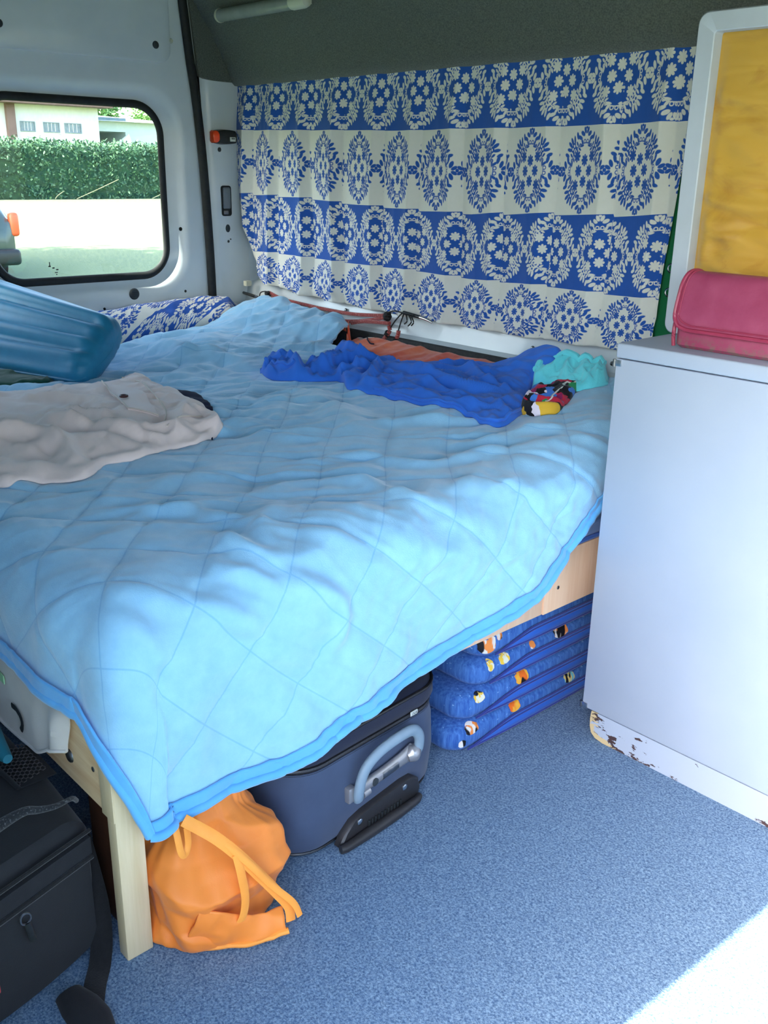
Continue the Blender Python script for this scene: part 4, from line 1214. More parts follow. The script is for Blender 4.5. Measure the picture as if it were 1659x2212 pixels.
# ---- turquoise air mattress leaning at the rear, green cloth under it
am = thing('air_mattress', 'turquoise inflatable air mattress with ribs lying at the rear of the bed', 'air mattress', (-2.85, 1.25, 0.66))
Rb, Rt = np.array([-2.575, 1.245, 0.655]), np.array([-2.675, 1.405, 0.752])
dirb = np.array([-0.925, -0.37, 0.05]); dirt = np.array([-0.925, -0.37, 0.20])
ns, nc = 90, 96
AMV = np.zeros((ns, nc, 3))
across = (Rt - Rb); wlen = np.linalg.norm(across)
for i, s_ in enumerate(np.linspace(0, 1, ns)):
    Ls_ = 0.62 * s_
    b0 = Rb + dirb * Ls_; t0 = Rt + dirt * Ls_
    ac = t0 - b0; c0 = (b0 + t0) / 2; hw = np.linalg.norm(ac) / 2; ac = ac / (2 * hw)
    nrm = np.cross(ac, dirb); nrm /= np.linalg.norm(nrm)
    if nrm[2] < 0: nrm = -nrm
    e0 = math.sqrt(max(0.0, 1 - (1 - min(1, s_ / 0.10)) ** 2))
    e1 = math.sqrt(max(0.0, 1 - (1 - min(1, (1 - s_) / 0.10)) ** 2))
    e = max(0.02, e0 * e1)
    for j in range(nc):
        ph_ = 2 * math.pi * j / nc
        cx_, sx_ = math.cos(ph_), math.sin(ph_)
        q = math.copysign(abs(cx_) ** 0.75, cx_)            # across
        h = math.copysign(abs(sx_) ** 0.8, sx_)             # thickness
        ribs = 0.0
        if sx_ > 0:
            for g_ in (-0.42, 0.02, 0.46):
                ribs -= 0.016 * math.exp(-((q - g_) / 0.075) ** 2)
            ribs += 0.006 * math.cos((q + 0.2) * 2 * math.pi / 0.44)
        crk = 0.006 * float(pn(q * 9, s_ * 3, 101)) * max(0, 1 - s_ / 0.35) + 0.004 * float(pn(q * 20, s_ * 6, 103)) * max(0, 1 - s_ / 0.25)
        AMV[i, j] = c0 + ac * (q * (hw + 0.035) * (0.55 + 0.45 * e)) + nrm * ((h * 0.062 + ribs * min(1, s_ / 0.12) + crk) * e + 0.03) + dirb * (0.015 * q * q * (1 - e))
# rest the lowest point on the blanket
AMV[..., 2] += max(0, float((bedz(AMV[..., 0], AMV[..., 1]) - AMV[..., 2] - 0.03)[:20].max()))
F = gfaces(ns, nc, cn=True) + [list(range(nc)), [(ns - 1) * nc + k for k in range(nc)][::-1]]
mesh('air_chamber', AMV.reshape(-1, 3), [q[::-1] for q in F], M['vinyl'], am, sharp=None)
seam = AMV[3:-3, 0 if True else nc // 2, :]
mesh('weld_seam', *tube(AMV[2:-2, nc // 2, :], 0.004, 6), M['vinyl'], am)
P, Q = drape([(-3.0,1.02,.65),(-2.9,1.12,.66),(-2.78,1.17,.66),(-2.70,1.18,.66)], [(-2.85,0.90,.65),(-2.76,1.0,.65),(-2.70,1.08,.65),(-2.66,1.14,.65)], 40, 26, 0.012, lambda s, t, x, y: 0.005 * crease(x * 14, y * 14, 105))
gr = mesh('green_garment', *up_faces(P, *two_grid(P, Q)), M['dark_green'], sharp=None)
tag(gr, 'dark green cloth between the air mattress and the beige shorts', 'clothes')

# ================================================================== BUNGEE CORD ON THE WALL RAIL
bg_ = thing('bungee_cord', 'red braided elastic cord with metal hooks strung along the wall rail', 'cord', (-2.65, 2.17, 0.72))
yb = 2.166
def wp(pts, y=yb): return [(x, y + (0 if len(p_) < 3 else p_[2]), z) for p_ in pts for x, z in [p_[:2]]]
mesh('cord', *tube(wp([(-2.985, .815), (-2.93, .803), (-2.882, .797), (-2.75, .792), (-2.665, .789), (-2.514, .789), (-2.40, .797), (-2.327, .805)]), 0.0065, 10, samples=70), M['bungee'], bg_)
mesh('cord', *tube(wp([(-2.985, .800), (-2.93, .790), (-2.882, .775), (-2.82, .762), (-2.772, .756), (-2.69, .754), (-2.614, .755), (-2.50, .765), (-2.419, .779), (-2.36, .792), (-2.327, .800)]), 0.0065, 10, samples=70), M['bungee'], bg_)
mesh('cord', *tube(wp([(-2.50, .760), (-2.44, .772), (-2.37, .778), (-2.31, .782)], 2.158), 0.0065, 10, samples=30), M['bungee'], bg_)
for pts in ([(-2.305, .775), (-2.300, .760), (-2.312, .745), (-2.335, .722)], [(-2.258, .765), (-2.262, .748), (-2.275, .730), (-2.283, .715)]):
    mesh('cord_end', *tube(wp(pts, 2.150), 0.007, 10, samples=16), M['bungee'], bg_)
def knot(x, z, y=2.158, r=0.011, n=3, seed=0):
    rr = random.Random(seed)
    parts = []
    for k in range(n):
        a = np.linspace(0, 2 * math.pi, 18, endpoint=False); ty = rr.uniform(-0.6, 0.6); tz = rr.uniform(0, 3)
        q = np.stack([x + r * np.cos(a) * math.cos(tz), y + r * 0.8 * np.sin(a), z + r * np.cos(a) * math.sin(tz) + 0.4 * r * np.sin(a) * ty], 1)
        parts.append(tube(q, 0.0038, 7, closed=True, up=(0.3, 1, 0.2)))
    return join(parts)
mesh('knot', *knot(-2.985, .808, seed=1, n=4), M['cord_black'], bg_)
mesh('knot', *knot(-2.322, .803, seed=2, n=5, r=0.013), M['cord_black'], bg_)
mesh('knot', *knot(-2.312, .748, 2.150, 0.009, 3, 3), M['cord_black'], bg_)
mesh('knot', *knot(-2.273, .733, 2.150, 0.009, 3, 4), M['cord_black'], bg_)
for p_ in ([(-3.03, .790), (-3.02, .812), (-2.99, .820), (-2.965, .818)], [(-3.04, .785), (-3.03, .770), (-3.015, .782)], [(-3.02, .79), (-3.0, .775), (-2.995, .765)], [(-2.325, .812), (-2.28, .826), (-2.24, .824), (-2.19, .822)], [(-2.245, .822), (-2.275, .795), (-2.305, .760)], [(-2.235, .822), (-2.25, .79), (-2.268, .740)], [(-2.225, .820), (-2.22, .80), (-2.232, .790)], [(-2.21, .818), (-2.20, .80), (-2.215, .785)], [(-2.20, .816), (-2.19, .80), (-2.20, .788)]):
    mesh('lashing', *tube(wp(p_, 2.150), 0.0022, 6, samples=18), M['cord_black'], bg_)
mesh('hook', *tube(wp([(-3.145, .800), (-3.10, .796), (-3.04, .790)], 2.158), [0.005, 0.006, 0.006], 10, samples=10), M['black_plastic'], bg_)
mesh('hook', *tube(wp([(-2.245, .824), (-2.17, .818)], 2.158), 0.006, 10, samples=6), M['black_plastic'], bg_)
mesh('hook_tip', *tube(wp([(-2.172, .818), (-2.14, .814), (-2.115, .808)], 2.158), [0.0055, 0.005, 0.0035], 10, samples=8), M['chrome'], bg_)
mesh('hook_tip', *tube(wp([(-3.06, .793), (-3.045, .791)], 2.154), 0.0055, 10, samples=4), M['chrome'], bg_)

# ================================================================== CABINET, PARTITION, BAG
cb = thing('cabinet', 'white painted cupboard with chipped plinth beside the bed', 'cabinet', (-0.78, 1.95, 0.0))
mesh('body', *box(-1.105, -0.45, 1.709, 2.14, 0.062, 0.896, 0.002), M['white_paint'], cb)
mesh('top', *box(-1.119, -0.44, 1.6865, 2.14, 0.8965, 0.927, 0.004, 3), M['white_paint'], cb)
dr = mesh('door', *box(-1.1185, -0.452, 1.688, 1.708, 0.072, 0.8945, 0.0025), M['white_paint'], cb)
for z in (0.885, 0.078):
    hg = mesh('hinge', *box(-1.122, -1.104, 1.6855, 1.7085, z - 0.006, z + 0.007, 0.0015), M['chrome'], cb)
    mesh('hinge_pin', *cyl((-1.121, 1.6865, z - 0.007), (0, 0, 1), 0.0035, 0.015, 10), M['steel'], hg)
poly = [(-1.092, 0.070), (-1.094, 0.050), (-1.093, 0.030), (-1.088, 0.014), (-1.076, 0.004), (-1.055, 0.0), (-0.80, 0.0), (-0.46, 0.0), (-0.46, 0.070), (-0.80, 0.070)]
V = np.array([(x, 1.689, z) for x, z in poly] + [(x, 1.707, z) for x, z in poly]); n = len(poly)
F = [list(range(n)), list(range(2 * n - 1, n - 1, -1))] + [[i, i + n, (i + 1) % n + n, (i + 1) % n] for i in range(n)]
mesh('plinth', V, F, M['plinth'], cb, smooth=False)
mesh('plinth_return', *box(-1.09, -1.072, 1.708, 2.14, 0.0, 0.062), M['white_paint'], cb, smooth=False)

pf = thing('partition_panel', 'white framed partition covered with wrinkled golden satin behind the pink bag', 'partition', (-0.84, 1.9, 0.927))
ro = [rect_loop(-1.133, -0.52, 0.928, 1.558, 0.022, 1.925, 6, 'y'), rect_loop(-1.133, -0.52, 0.928, 1.558, 0.022, 1.884, 6, 'y'), rect_loop(-1.130, -0.523, 0.931, 1.555, 0.021, 1.880, 6, 'y'),
      rect_loop(-1.0955, -0.556, 0.966, 1.5225, 0.006, 1.880, 6, 'y'), rect_loop(-1.0935, -0.558, 0.968, 1.5205, 0.005, 1.882, 6, 'y'), rect_loop(-1.0935, -0.558, 0.968, 1.5205, 0.005, 1.925, 6, 'y'), rect_loop(-1.133, -0.52, 0.928, 1.558, 0.022, 1.925, 6, 'y')]
mesh('frame', *loft(ro, False, False), M['frame_paint'], pf)
n1, n2 = 120, 150
X_, Z_ = np.meshgrid(np.linspace(-1.096, -0.556, n1), np.linspace(0.966, 1.5225, n2), indexing='ij')
wz = (0.007 * crease(X_ * 4 + 2 * Z_, Z_ * 15 + 4 * X_, 111) + 0.004 * crease(X_ * 9 - 4 * Z_, Z_ * 30, 117)) * (0.65 + 0.5 * sm(1.32, 1.15, Z_)) + 0.003 * crease(X_ * 9, Z_ * 30, 113) * sm(1.35, 1.1, Z_) + 0.004 * pn(X_ * 6, Z_ * 5, 115) + 0.005 * np.exp(-((Z_ - 1.40 - 0.25 * (X_ + 1.0) ** 2) / 0.02) ** 2)
ed = np.minimum(np.minimum(X_ + 1.096, -0.556 - X_), np.minimum(Z_ - 0.966, 1.5225 - Z_))
P = np.stack([X_, 1.915 - (wz + 0.004) * sm(0, 0.03, ed), Z_], -1)
V, F = thick_grid(P, 0.004, 1)
mesh('satin_panel', V, F, M['satin'], pf, sharp=None)

pb = thing('pink_bag', 'worn pink leather purse with rounded flap on the cabinet top', 'bag', (-0.90, 1.775, 0.9275))
bx0, bx1, byf = -1.020, -0.775, 1.728
def bag_loop(z, d, w0, w1, r): 
    p = rrect(w1 - w0, d, r, 6) + np.array([(w0 + w1) / 2, byf + 0.006 + 0.085 / 2 + (0.085 - d) * 0.25])
    return np.stack([p[:, 0], p[:, 1], np.full(len(p), z)], 1)
loops = [bag_loop(0.9280, 0.078, bx0 + 0.006, bx1 - 0.006, 0.018), bag_loop(0.934, 0.086, bx0, bx1, 0.02), bag_loop(0.97, 0.088, bx0 - 0.001, bx1, 0.022), bag_loop(1.01, 0.082, bx0 + 0.004, bx1 - 0.004, 0.026), bag_loop(1.045, 0.066, bx0 + 0.010, bx1 - 0.01, 0.026), bag_loop(1.066, 0.046, bx0 + 0.016, bx1 - 0.016, 0.02), bag_loop(1.073, 0.026, bx0 + 0.022, bx1 - 0.022, 0.012)]
mesh('bag_body', *loft(loops), M['pink'], pb)
prof_z = [1.060, 1.074, 1.0765, 1.070, 1.050, 1.02, 0.995, 0.975, 0.966]
prof_y = [1.800, 1.786, 1.766, 1.752, 1.741, 1.731, 1.7265, 1.7245, 1.7240]
m_, n_ = 44, 30
P = np.zeros((m_, n_, 3))
pr = resample(np.stack([prof_y, prof_z], 1), n_)
for i, s_ in enumerate(np.linspace(0, 1, m_)):
    for j in range(n_):
        tt_ = j / (n_ - 1)
        inset = 0.016 * (1 - sm(0.0, 0.5, tt_)) + 0.004
        rc = 0.030
        # rounded lower corners
        zl = pr[j, 1] - 0.966
        cor = rc - math.sqrt(max(0, rc * rc - max(0, rc - zl) ** 2)) if zl < rc else 0
        x = (bx0 + inset + cor) + s_ * ((bx1 - inset - cor) - (bx0 + inset + cor))
        P[i, j] = (x, pr[j, 0] - 0.0025 - 0.002 * float(pn(x * 16, pr[j, 1] * 20, 121)), pr[j, 1])
V, F = thick_grid(P, 0.005, -1 if gnormals(P)[..., 1].mean() < 0 else 1)
if gnormals(P)[..., 1].mean() > 0: F = [q[::-1] for q in F]
fl = mesh('flap', V, F, M['pink'], pb)
edge = np.concatenate([P[0, 3:, :], P[1:-1, -1, :], P[-1, :2:-1, :]]) + np.array([0, -0.001, 0])
mesh('flap_piping', *tube(edge, 0.0042, 8, samples=120), M['pink_edge'], fl)
inner = edge * 1.0
cen = np.array([(bx0 + bx1) / 2, 0, 1.03])
inner[:, 0] = cen[0] + (edge[:, 0] - cen[0]) * 0.925; inner[:, 2] = edge[:, 2] + np.where(edge[:, 2] < 1.0, 0.009 * sm(1.0, 0.967, edge[:, 2]), 0); inner[:, 1] -= 0.001
mesh('flap_stitching', *tube(inner, 0.0016, 6, samples=120), M['pink_edge'], fl)
mesh('side_tab', *loft([np.array([(-1.008, 1.752, 1.045), (-1.006, 1.760, 1.050), (-1.012, 1.758, 1.018)]), np.array([(-1.036, 1.772, 1.016), (-1.035, 1.774, 1.018), (-1.030, 1.773, 1.012)])]), M['pink_edge'], pb, smooth=False)
mesh('corner_piping', *tube([(-1.0195, 1.737, 0.930), (-1.021, 1.735, 0.95), (-1.021, 1.737, 0.975), (-1.018, 1.742, 1.0)], 0.004, 8, samples=16), M['pink_edge'], pb)

# ================================================================== UNDER THE BED
# ---- suitcase (built square, then turned a little)
sc_ = thing('suitcase', 'navy blue soft suitcase with grey handle lying under the bed', 'suitcase', (-1.195, 1.10, 0.0))
ang = math.radians(4.5)
def ST(V):
    V = np.array(V, float)
    c, s2 = math.cos(ang), math.sin(ang)
    x, y = V[:, 0], V[:, 1]
    return np.stack([-1.192 + x * c - y * s2, 1.095 + x * s2 + y * c, V[:, 2]], 1)
def smesh(name, vf, mat, parent=sc_, **k): return mesh(name, ST(vf[0]), vf[1], mat, parent, **k)
def sloop(z, inset, w=0.53, h=0.445, r=0.085):
    p = rrect(w - 2 * inset, h - 2 * inset, r - inset * 0.6, 9)
    return np.stack([p[:, 0] - w / 2, p[:, 1], np.full(len(p), z)], 1)
smesh('case_body', loft([sloop(0.008, 0.03), sloop(0.012, 0.012), sloop(0.03, 0.002), sloop(0.10, -0.004), sloop(0.17, -0.001), sloop(0.196, 0.004)]), M['case'])
lo_ = sloop(0.016, 0.008)
smesh('lower_piping', tube(lo_, 0.003, 6, closed=True), M['case_pipe'])
zipm = simple('black zipper', rgb(20, 20, 24), rgb(52, 52, 58), 420, 0.5)
smesh('zipper', loft([sloop(0.194, 0.003), sloop(0.197, 0.0075), sloop(0.210, 0.0075), sloop(0.213, 0.003)], True, True), zipm)
smesh('zip_tape', tube(sloop(0.2035, 0.005), 0.004, 6, closed=True), zipm)
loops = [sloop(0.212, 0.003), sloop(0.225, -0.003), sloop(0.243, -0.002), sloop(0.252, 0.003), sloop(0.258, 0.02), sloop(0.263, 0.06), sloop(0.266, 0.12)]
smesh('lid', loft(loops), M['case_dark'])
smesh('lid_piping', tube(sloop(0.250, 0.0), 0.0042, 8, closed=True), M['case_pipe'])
# handle
hp = [(0.014, -0.060, 0.098), (0.020, -0.066, 0.115), (0.024, -0.064, 0.145), (0.026, -0.050, 0.172), (0.027, -0.015, 0.190), (0.027, 0.040, 0.197), (0.026, 0.082, 0.193), (0.024, 0.104, 0.170), (0.020, 0.110, 0.140), (0.014, 0.108, 0.122)]
smesh('handle_grip', tube(hp, 0.0125, 12, rb=0.009, samples=60, up=(1, 0, 0)), M['grip'])
hb = smesh('handle_plate', tube([(0.008, -0.058, 0.110), (0.010, -0.045, 0.115), (0.011, 0.02, 0.121), (0.011, 0.07, 0.126), (0.010, 0.098, 0.130)], [0.013, 0.014, 0.014, 0.016, 0.020], 14, rb=0.009, samples=30, up=(1, 0, 0)), M['silver'])
smesh('handle_knuckle', tube([(0.012, 0.082, 0.126), (0.016, 0.094, 0.130), (0.014, 0.106, 0.134)], [0.014, 0.020, 0.014], 14, samples=12, up=(1, 0, 0)), M['silver'], hb)
smesh('plate_screw', cyl((0.018, -0.018, 0.117), (1, 0, 0), 0.0085, 0.002, 16, dome=0.001), M['plug'], hb)
smesh('plate_inset', tube([(0.0175, 0.004, 0.119), (0.0178, 0.05, 0.1235)], 0.009, 12, rb=0.003, up=(1, 0, 0)), M['steel'], hb)
smesh('handle_foot', box(0.0, 0.016, -0.088, -0.070, 0.098, 0.132, 0.003), M['silver'], hb)
smesh('handle_joint', cyl((0.010, -0.048, 0.100), (0, 1, 0.1), 0.0105, 0.018, 14), M['silver'], hb)
# moulded wheel guard with ribs and skid bar
poly = [(-0.112, 0.010), (-0.098, 0.032), (-0.075, 0.052), (-0.045, 0.060), (0.07, 0.072), (0.10, 0.070), (0.120, 0.055), (0.126, 0.030), (0.120, 0.010)]
n = len(poly)
c_ = np.array(poly).mean(0)
L0 = np.array([(-0.002, y, z) for y, z in poly]); L1 = np.array([(0.012, y, z) for y, z in poly]); L2 = np.array([(0.016, c_[0] + (y - c_[0]) * 0.95, c_[1] + (z - c_[1]) * 0.9) for y, z in poly])
gd = smesh('wheel_guard', loft([L0, L1, L2]), M['case_base'])
for y, z in ((-0.058, 0.043), (0.074, 0.056)):
    smesh('rivet', cyl((0.015, y, z), (1, 0, 0), 0.007, 0.002, 16, dome=0.0015), M['chrome'], gd)
for k in range(11):
    y = -0.036 + k * 0.0094
    smesh('rib', box(0.0145, 0.0195, y, y + 0.005, 0.020, 0.034, 0.001), M['rubber'], gd)
smesh('skid_bar', tube([(0.020, -0.115, 0.012), (0.024, -0.09, 0.012), (0.024, 0.09, 0.013), (0.018, 0.118, 0.014)], [0.009, 0.0115, 0.0115, 0.008], 12, samples=20, up=(1, 0, 0)), M['case_base'])
tg = smesh('brand_tag', box(0.0035, 0.006, 0.099, 0.120, 0.207, 0.217, 0.001), M['label_white'])
cu = bpy.data.curves.new('tag_text', 'FONT'); cu.body = 'IXA'; cu.size = 0.010; cu.align_x = 'CENTER'; cu.align_y = 'CENTER'
tob = bpy.data.objects.new('tag_text_tmp', cu); COL.objects.link(tob)
bpy.context.view_layer.update()
tme = bpy.data.meshes.new_from_object(tob)
tv = np.array([tuple(v.co) for v in tme.vertices]); tf = [list(p.vertices) for p in tme.polygons]
bpy.data.objects.remove(tob)
smesh('tag_lettering', (np.stack([np.full(len(tv), 0.0064), 0.1098 + tv[:, 0], 0.212 + tv[:, 1]], 1), tf), M['ink'], tg, smooth=False)
# zip pulls
for y, z in ((-0.205, 0.190), (-0.190, 0.188)):
    smesh('zip_pull', tube([(-0.050, y, z + 0.012), (-0.046, y - 0.001, z), (-0.044, y - 0.004, z - 0.016)], 0.0016, 6, samples=8), M['chrome'])

# ---- four folded seat pads in a stack
pad_spec = [(1.372, 0.000, 0.072, -1.236, 'bottom'), (1.400, 0.070, 0.072, -1.240, 'second lowest'), (1.446, 0.140, 0.070, -1.245, 'third'), (1.462, 0.208, 0.070, -1.246, 'top')]
pad_labels = ['bottom blue fish print seat pad on the carpet, lowest of the stack', 'blue fish print seat pad second from the bottom of the stack', 'blue fish print seat pad third from the bottom of the stack', 'blue fish print seat pad at the top of the stack under the bed']
for k, (yl, z0, th, xf, _) in enumerate(pad_spec):
    pd = thing('seat_pad', pad_labels[k], 'cushion', (xf - 0.25, 1.72, z0), 'folded seat pads stacked under the bed')
    y1 = 2.10
    def ploop(z, inset):
        p = rrect(0.50 - 2 * inset, (y1 - yl) - 2 * inset, 0.045, 8) + np.array([xf - 0.25, (yl + y1) / 2])
        return np.stack([p[:, 0], p[:, 1], np.full(len(p), z)], 1)
    zz_ = [(0.001, 0.030), (0.004, 0.014), (0.012, 0.005), (0.022, 0.001), (th * 0.5, 0.0), (th - 0.018, 0.002), (th - 0.008, 0.010), (th - 0.002, 0.026), (th - 0.0005, 0.06)]
    mesh('cover', *loft([ploop(z0 + z, i_) for z, i_ in zz_]), M['pad_print'], pd, sharp=None)
    m_, n_ = 60, 12
    G = np.zeros((m_, n_, 3)); ya = yl + 0.048
    for i, s_ in enumerate(np.linspace(0, 1, m_)):
        y = ya + s_ * (y1 - 0.05 - ya)
        op = sm(0, 0.28, s_) ** 0.8
        zl = z0 + 0.012 - 0.005 * op; zh = z0 + 0.012 + 0.027 * op
        for j, t_ in enumerate(np.linspace(0, 1, n_)):
            G[i, j] = (xf + 0.002 + 0.007 * math.sin(math.pi * t_) * op, y, zl + (zh - zl) * t_)
    g_ = mesh('gusset', *thick_grid(G, 0.004, -1 if gnormals(G)[..., 0].mean() > 0 else 1), M['pad_blue'], pd)
    mesh('seam', *tube(G[:, 0, :] + np.array([0.001, 0, 0]), 0.0028, 6), M['pad_pipe'], g_)
    mesh('seam', *tube(G[:, -1, :] + np.array([0.001, 0, 0]), 0.0028, 6), M['pad_pipe'], g_)
    mid = G[:, 9, :].copy(); mid[:, 0] += 0.0008
    mesh('seam', *tube(mid, 0.0016, 6), M['pad_pipe'], g_)

def fishmat(name, c1, c2, sc):
    m, nt, b = newmat(name)
    setp(b, 0.7, 0.25)
    co = texco(nt, 'Object', (1, 1, 0.35))
    f = X(noise(nt, co, sc, 2, 0.5, 0.6)).step(0.47, 0.52)
    g = X(noise(nt, co, sc * 0.6, 1)).step(0.56, 0.60)
    nt.links.new(mixc(nt, g, mixc(nt, f, c1, c2), rgb(22, 20, 26)), b.inputs['Base Color'])
    return m
FM = [fishmat('white and orange fish print', rgb(228, 222, 214), rgb(236, 140, 70), 60), fishmat('yellow and black fish print', rgb(240, 196, 70), rgb(226, 222, 200), 80),
      fishmat('orange fish print', rgb(240, 112, 36), rgb(246, 176, 60), 50), fishmat('teal striped fish print', rgb(120, 190, 200), rgb(230, 200, 120), 90)]
PADS = [o for o in COL.objects if o.name.split('.')[0] == 'seat_pad']
def fish(pad, y, dz, w, h, mi, tilt=0.0):
    yl, z0, th, xf, _ = pad_spec[pad]
    G = np.zeros((9, 7, 3))
    for i, u_ in enumerate(np.linspace(-1, 1, 9)):
        for j, v_ in enumerate(np.linspace(-1, 1, 7)):
            k = math.sqrt(max(0.02, 1 - 0.8 * u_ * u_)) * (1 + 0.25 * (u_ > 0.75))
            yy_ = y + w * u_; zq = dz + h * v_ * k + tilt * u_ * h
            # the cover's rounded front edge
            zq = min(zq, th - 0.001)
            ins = np.interp(zq, [0.012, 0.022, th * 0.5, th - 0.018, th - 0.008, th - 0.002], [0.005, 0.001, 0.0, 0.002, 0.010, 0.026])
            cut = 0.045 - math.sqrt(max(0, 0.045 ** 2 - max(0, 0.045 - (yy_ - yl - ins)) ** 2)) if yy_ - yl - ins < 0.045 else 0
            G[i, j] = (xf - ins - cut + 0.0015, yy_, z0 + zq)
    mesh('fish_print', *thick_grid(G, 0.0008, -1 if gnormals(G)[..., 0].mean() > 0 else 1), FM[mi], PADS[pad])
for q in ((3, 1.490, 0.040, 0.020, 0.024, 0), (3, 1.525, 0.052, 0.009, 0.010, 0), (2, 1.500, 0.052, 0.010, 0.013, 1), (2, 1.548, 0.053, 0.017, 0.012, 1), (2, 1.650, 0.054, 0.009, 0.009, 0), (2, 1.76, 0.054, 0.026, 0.014, 0),
          (1, 1.462, 0.056, 0.016, 0.011, 1), (1, 1.612, 0.054, 0.022, 0.016, 2), (0, 1.437, 0.056, 0.020, 0.012, 0), (0, 1.588, 0.056, 0.018, 0.013, 2), (0, 1.800, 0.055, 0.020, 0.012, 3), (0, 1.405, 0.030, 0.009, 0.010, 0)):
    fish(*q)
mesh_parent = None

# ---- orange nylon bag
ob = thing('orange_bag', 'crumpled orange nylon bag between the bed leg and suitcase', 'bag', (-1.18, 0.73, 0.0))
OL = np.random.default_rng(79).uniform(-1, 1, (8, 12)); OL2 = np.random.default_rng(78).uniform(-1, 1, (23, 20))
def lat(Lt, x, y):
    n_ = Lt.shape[0]; xi = math.floor(x); yi = math.floor(y); u_, v_ = x - xi, y - yi
    g = lambda i, j: Lt[i % n_, j % Lt.shape[1]]
    # triangulated lattice: flat facets with crisp folds
    if u_ + v_ < 1: return g(xi, yi) + u_ * (g(xi + 1, yi) - g(xi, yi)) + v_ * (g(xi, yi + 1) - g(xi, yi))
    return g(xi + 1, yi + 1) + (1 - u_) * (g(xi, yi + 1) - g(xi + 1, yi + 1)) + (1 - v_) * (g(xi + 1, yi) - g(xi + 1, yi + 1))
ns, nc = 64, 140
OV = np.zeros((ns, nc, 3))
for i, t_ in enumerate(np.linspace(0, 1, ns)):
    z = 0.002 + 0.236 * t_
    cy_ = 0.715 + 0.012 * t_; cx_ = -1.192 - 0.040 * t_
    ry = 0.102 * (1.0 + 0.14 * math.sin(math.pi * (0.10 + 0.62 * t_))) * (1 - 0.50 * sm(0.55, 1.0, t_)); rx = 0.074 * (1.0 + 0.2 * math.sin(math.pi * t_)) * (1 - 0.45 * sm(0.55, 1.0, t_))
    e = math.sqrt(max(0.03, 1 - (1 - min(1, t_ / 0.07)) ** 2)) * 0.12 + 0.88
    for j in range(nc):
        a = 2 * math.pi * j / nc
        ca, sa = math.cos(a), math.sin(a)
        k = (abs(ca) ** 3.6 + abs(sa) ** 3.6) ** (-1 / 3.6)
        w = lat(OL, a / (2 * math.pi) * 8 + 1.2 * t_, t_ * 4.5) * 0.015 + lat(OL2, a / (2 * math.pi) * 23 - 3.0 * t_, t_ * 9) * 0.005 + 0.004 * float(crease(a * 2.4 + 1.1 * t_, t_ * 1.6, 131))
        OV[i, j] = (cx_ + (rx * k * e + w) * ca, cy_ + (ry * k * e + w) * sa, max(0.0015, z + 0.01 * float(pn(a * 2, t_ * 3, 137)) * t_))
F = gfaces(ns, nc, cn=True) + [list(range(nc)), [(ns - 1) * nc + k for k in range(nc)][::-1]]
mesh('bag_cloth', OV.reshape(-1, 3), [q[::-1] for q in F], M['orange_nylon'], ob, sharp=None)
# spilled corner, flaps and handles
def ribbon(pts, w, th=0.0016, n=40, up=(1, 0, 0.2)): return tube(pts, w, 8, rb=th, samples=n, up=up)
mesh('handle', *ribbon([(-1.150, 0.640, 0.262), (-1.112, 0.672, 0.235), (-1.098, 0.706, 0.19), (-1.092, 0.738, 0.14), (-1.084, 0.772, 0.085), (-1.078, 0.792, 0.048), (-1.070, 0.790, 0.022)], 0.010), M['orange_strap'], ob)
mesh('handle', *ribbon([(-1.142, 0.650, 0.258), (-1.106, 0.684, 0.222), (-1.090, 0.722, 0.168), (-1.082, 0.760, 0.108), (-1.070, 0.796, 0.058), (-1.062, 0.804, 0.030)], 0.006), M['orange_strap'], ob)
mesh('handle', *ribbon([(-1.096, 0.702, 0.195), (-1.092, 0.708, 0.15), (-1.090, 0.712, 0.10), (-1.092, 0.704, 0.062), (-1.102, 0.682, 0.036), (-1.130, 0.648, 0.014)], 0.008), M['orange_strap'], ob)
lo0 = np.array([(-1.12, 0.640, 0.10), (-1.112, 0.668, 0.09), (-1.104, 0.70, 0.07), (-1.098, 0.74, 0.05), (-1.090, 0.785, 0.045)])
lo1 = np.array([(-1.165, 0.622, 0.006), (-1.150, 0.640, 0.002), (-1.118, 0.676, 0.006), (-1.092, 0.722, 0.003), (-1.070, 0.778, 0.010)])
lo05 = (lo0 + lo1) / 2 + np.array([0.014, -0.012, 0.0])
G = np.stack([resample(lo0, 40), resample(lo05, 40), resample(lo1, 40)], 0)
tq_ = np.linspace(0, 1, 24)
GG = np.zeros((24, 40, 3))
for i, q in enumerate(tq_):
    GG[i] = (1 - q) ** 2 * G[0] + 2 * q * (1 - q) * G[1] + q * q * G[2]
GG += 0.006 * np.stack([crease(GG[..., 1] * 24, GG[..., 2] * 20, 141)] * 3, -1) * np.array([1, 0, 0.3])
GG[..., 2] = np.maximum(GG[..., 2], 0.003)
mesh('loose_flap', *thick_grid(GG, 0.003, 1), M['orange_nylon'], ob, sharp=None)
mesh('hem_roll', *tube(GG[-1] + np.array([0.004, 0, 0.004]), 0.0055, 8), M['orange_strap'], ob)
# hanging loop
mesh('strap_loop', *ribbon([(-1.165, 0.630, 0.265), (-1.150, 0.627, 0.235), (-1.146, 0.630, 0.205), (-1.150, 0.640, 0.195), (-1.154, 0.648, 0.210), (-1.152, 0.646, 0.245)], 0.006), M['orange_strap'], ob)

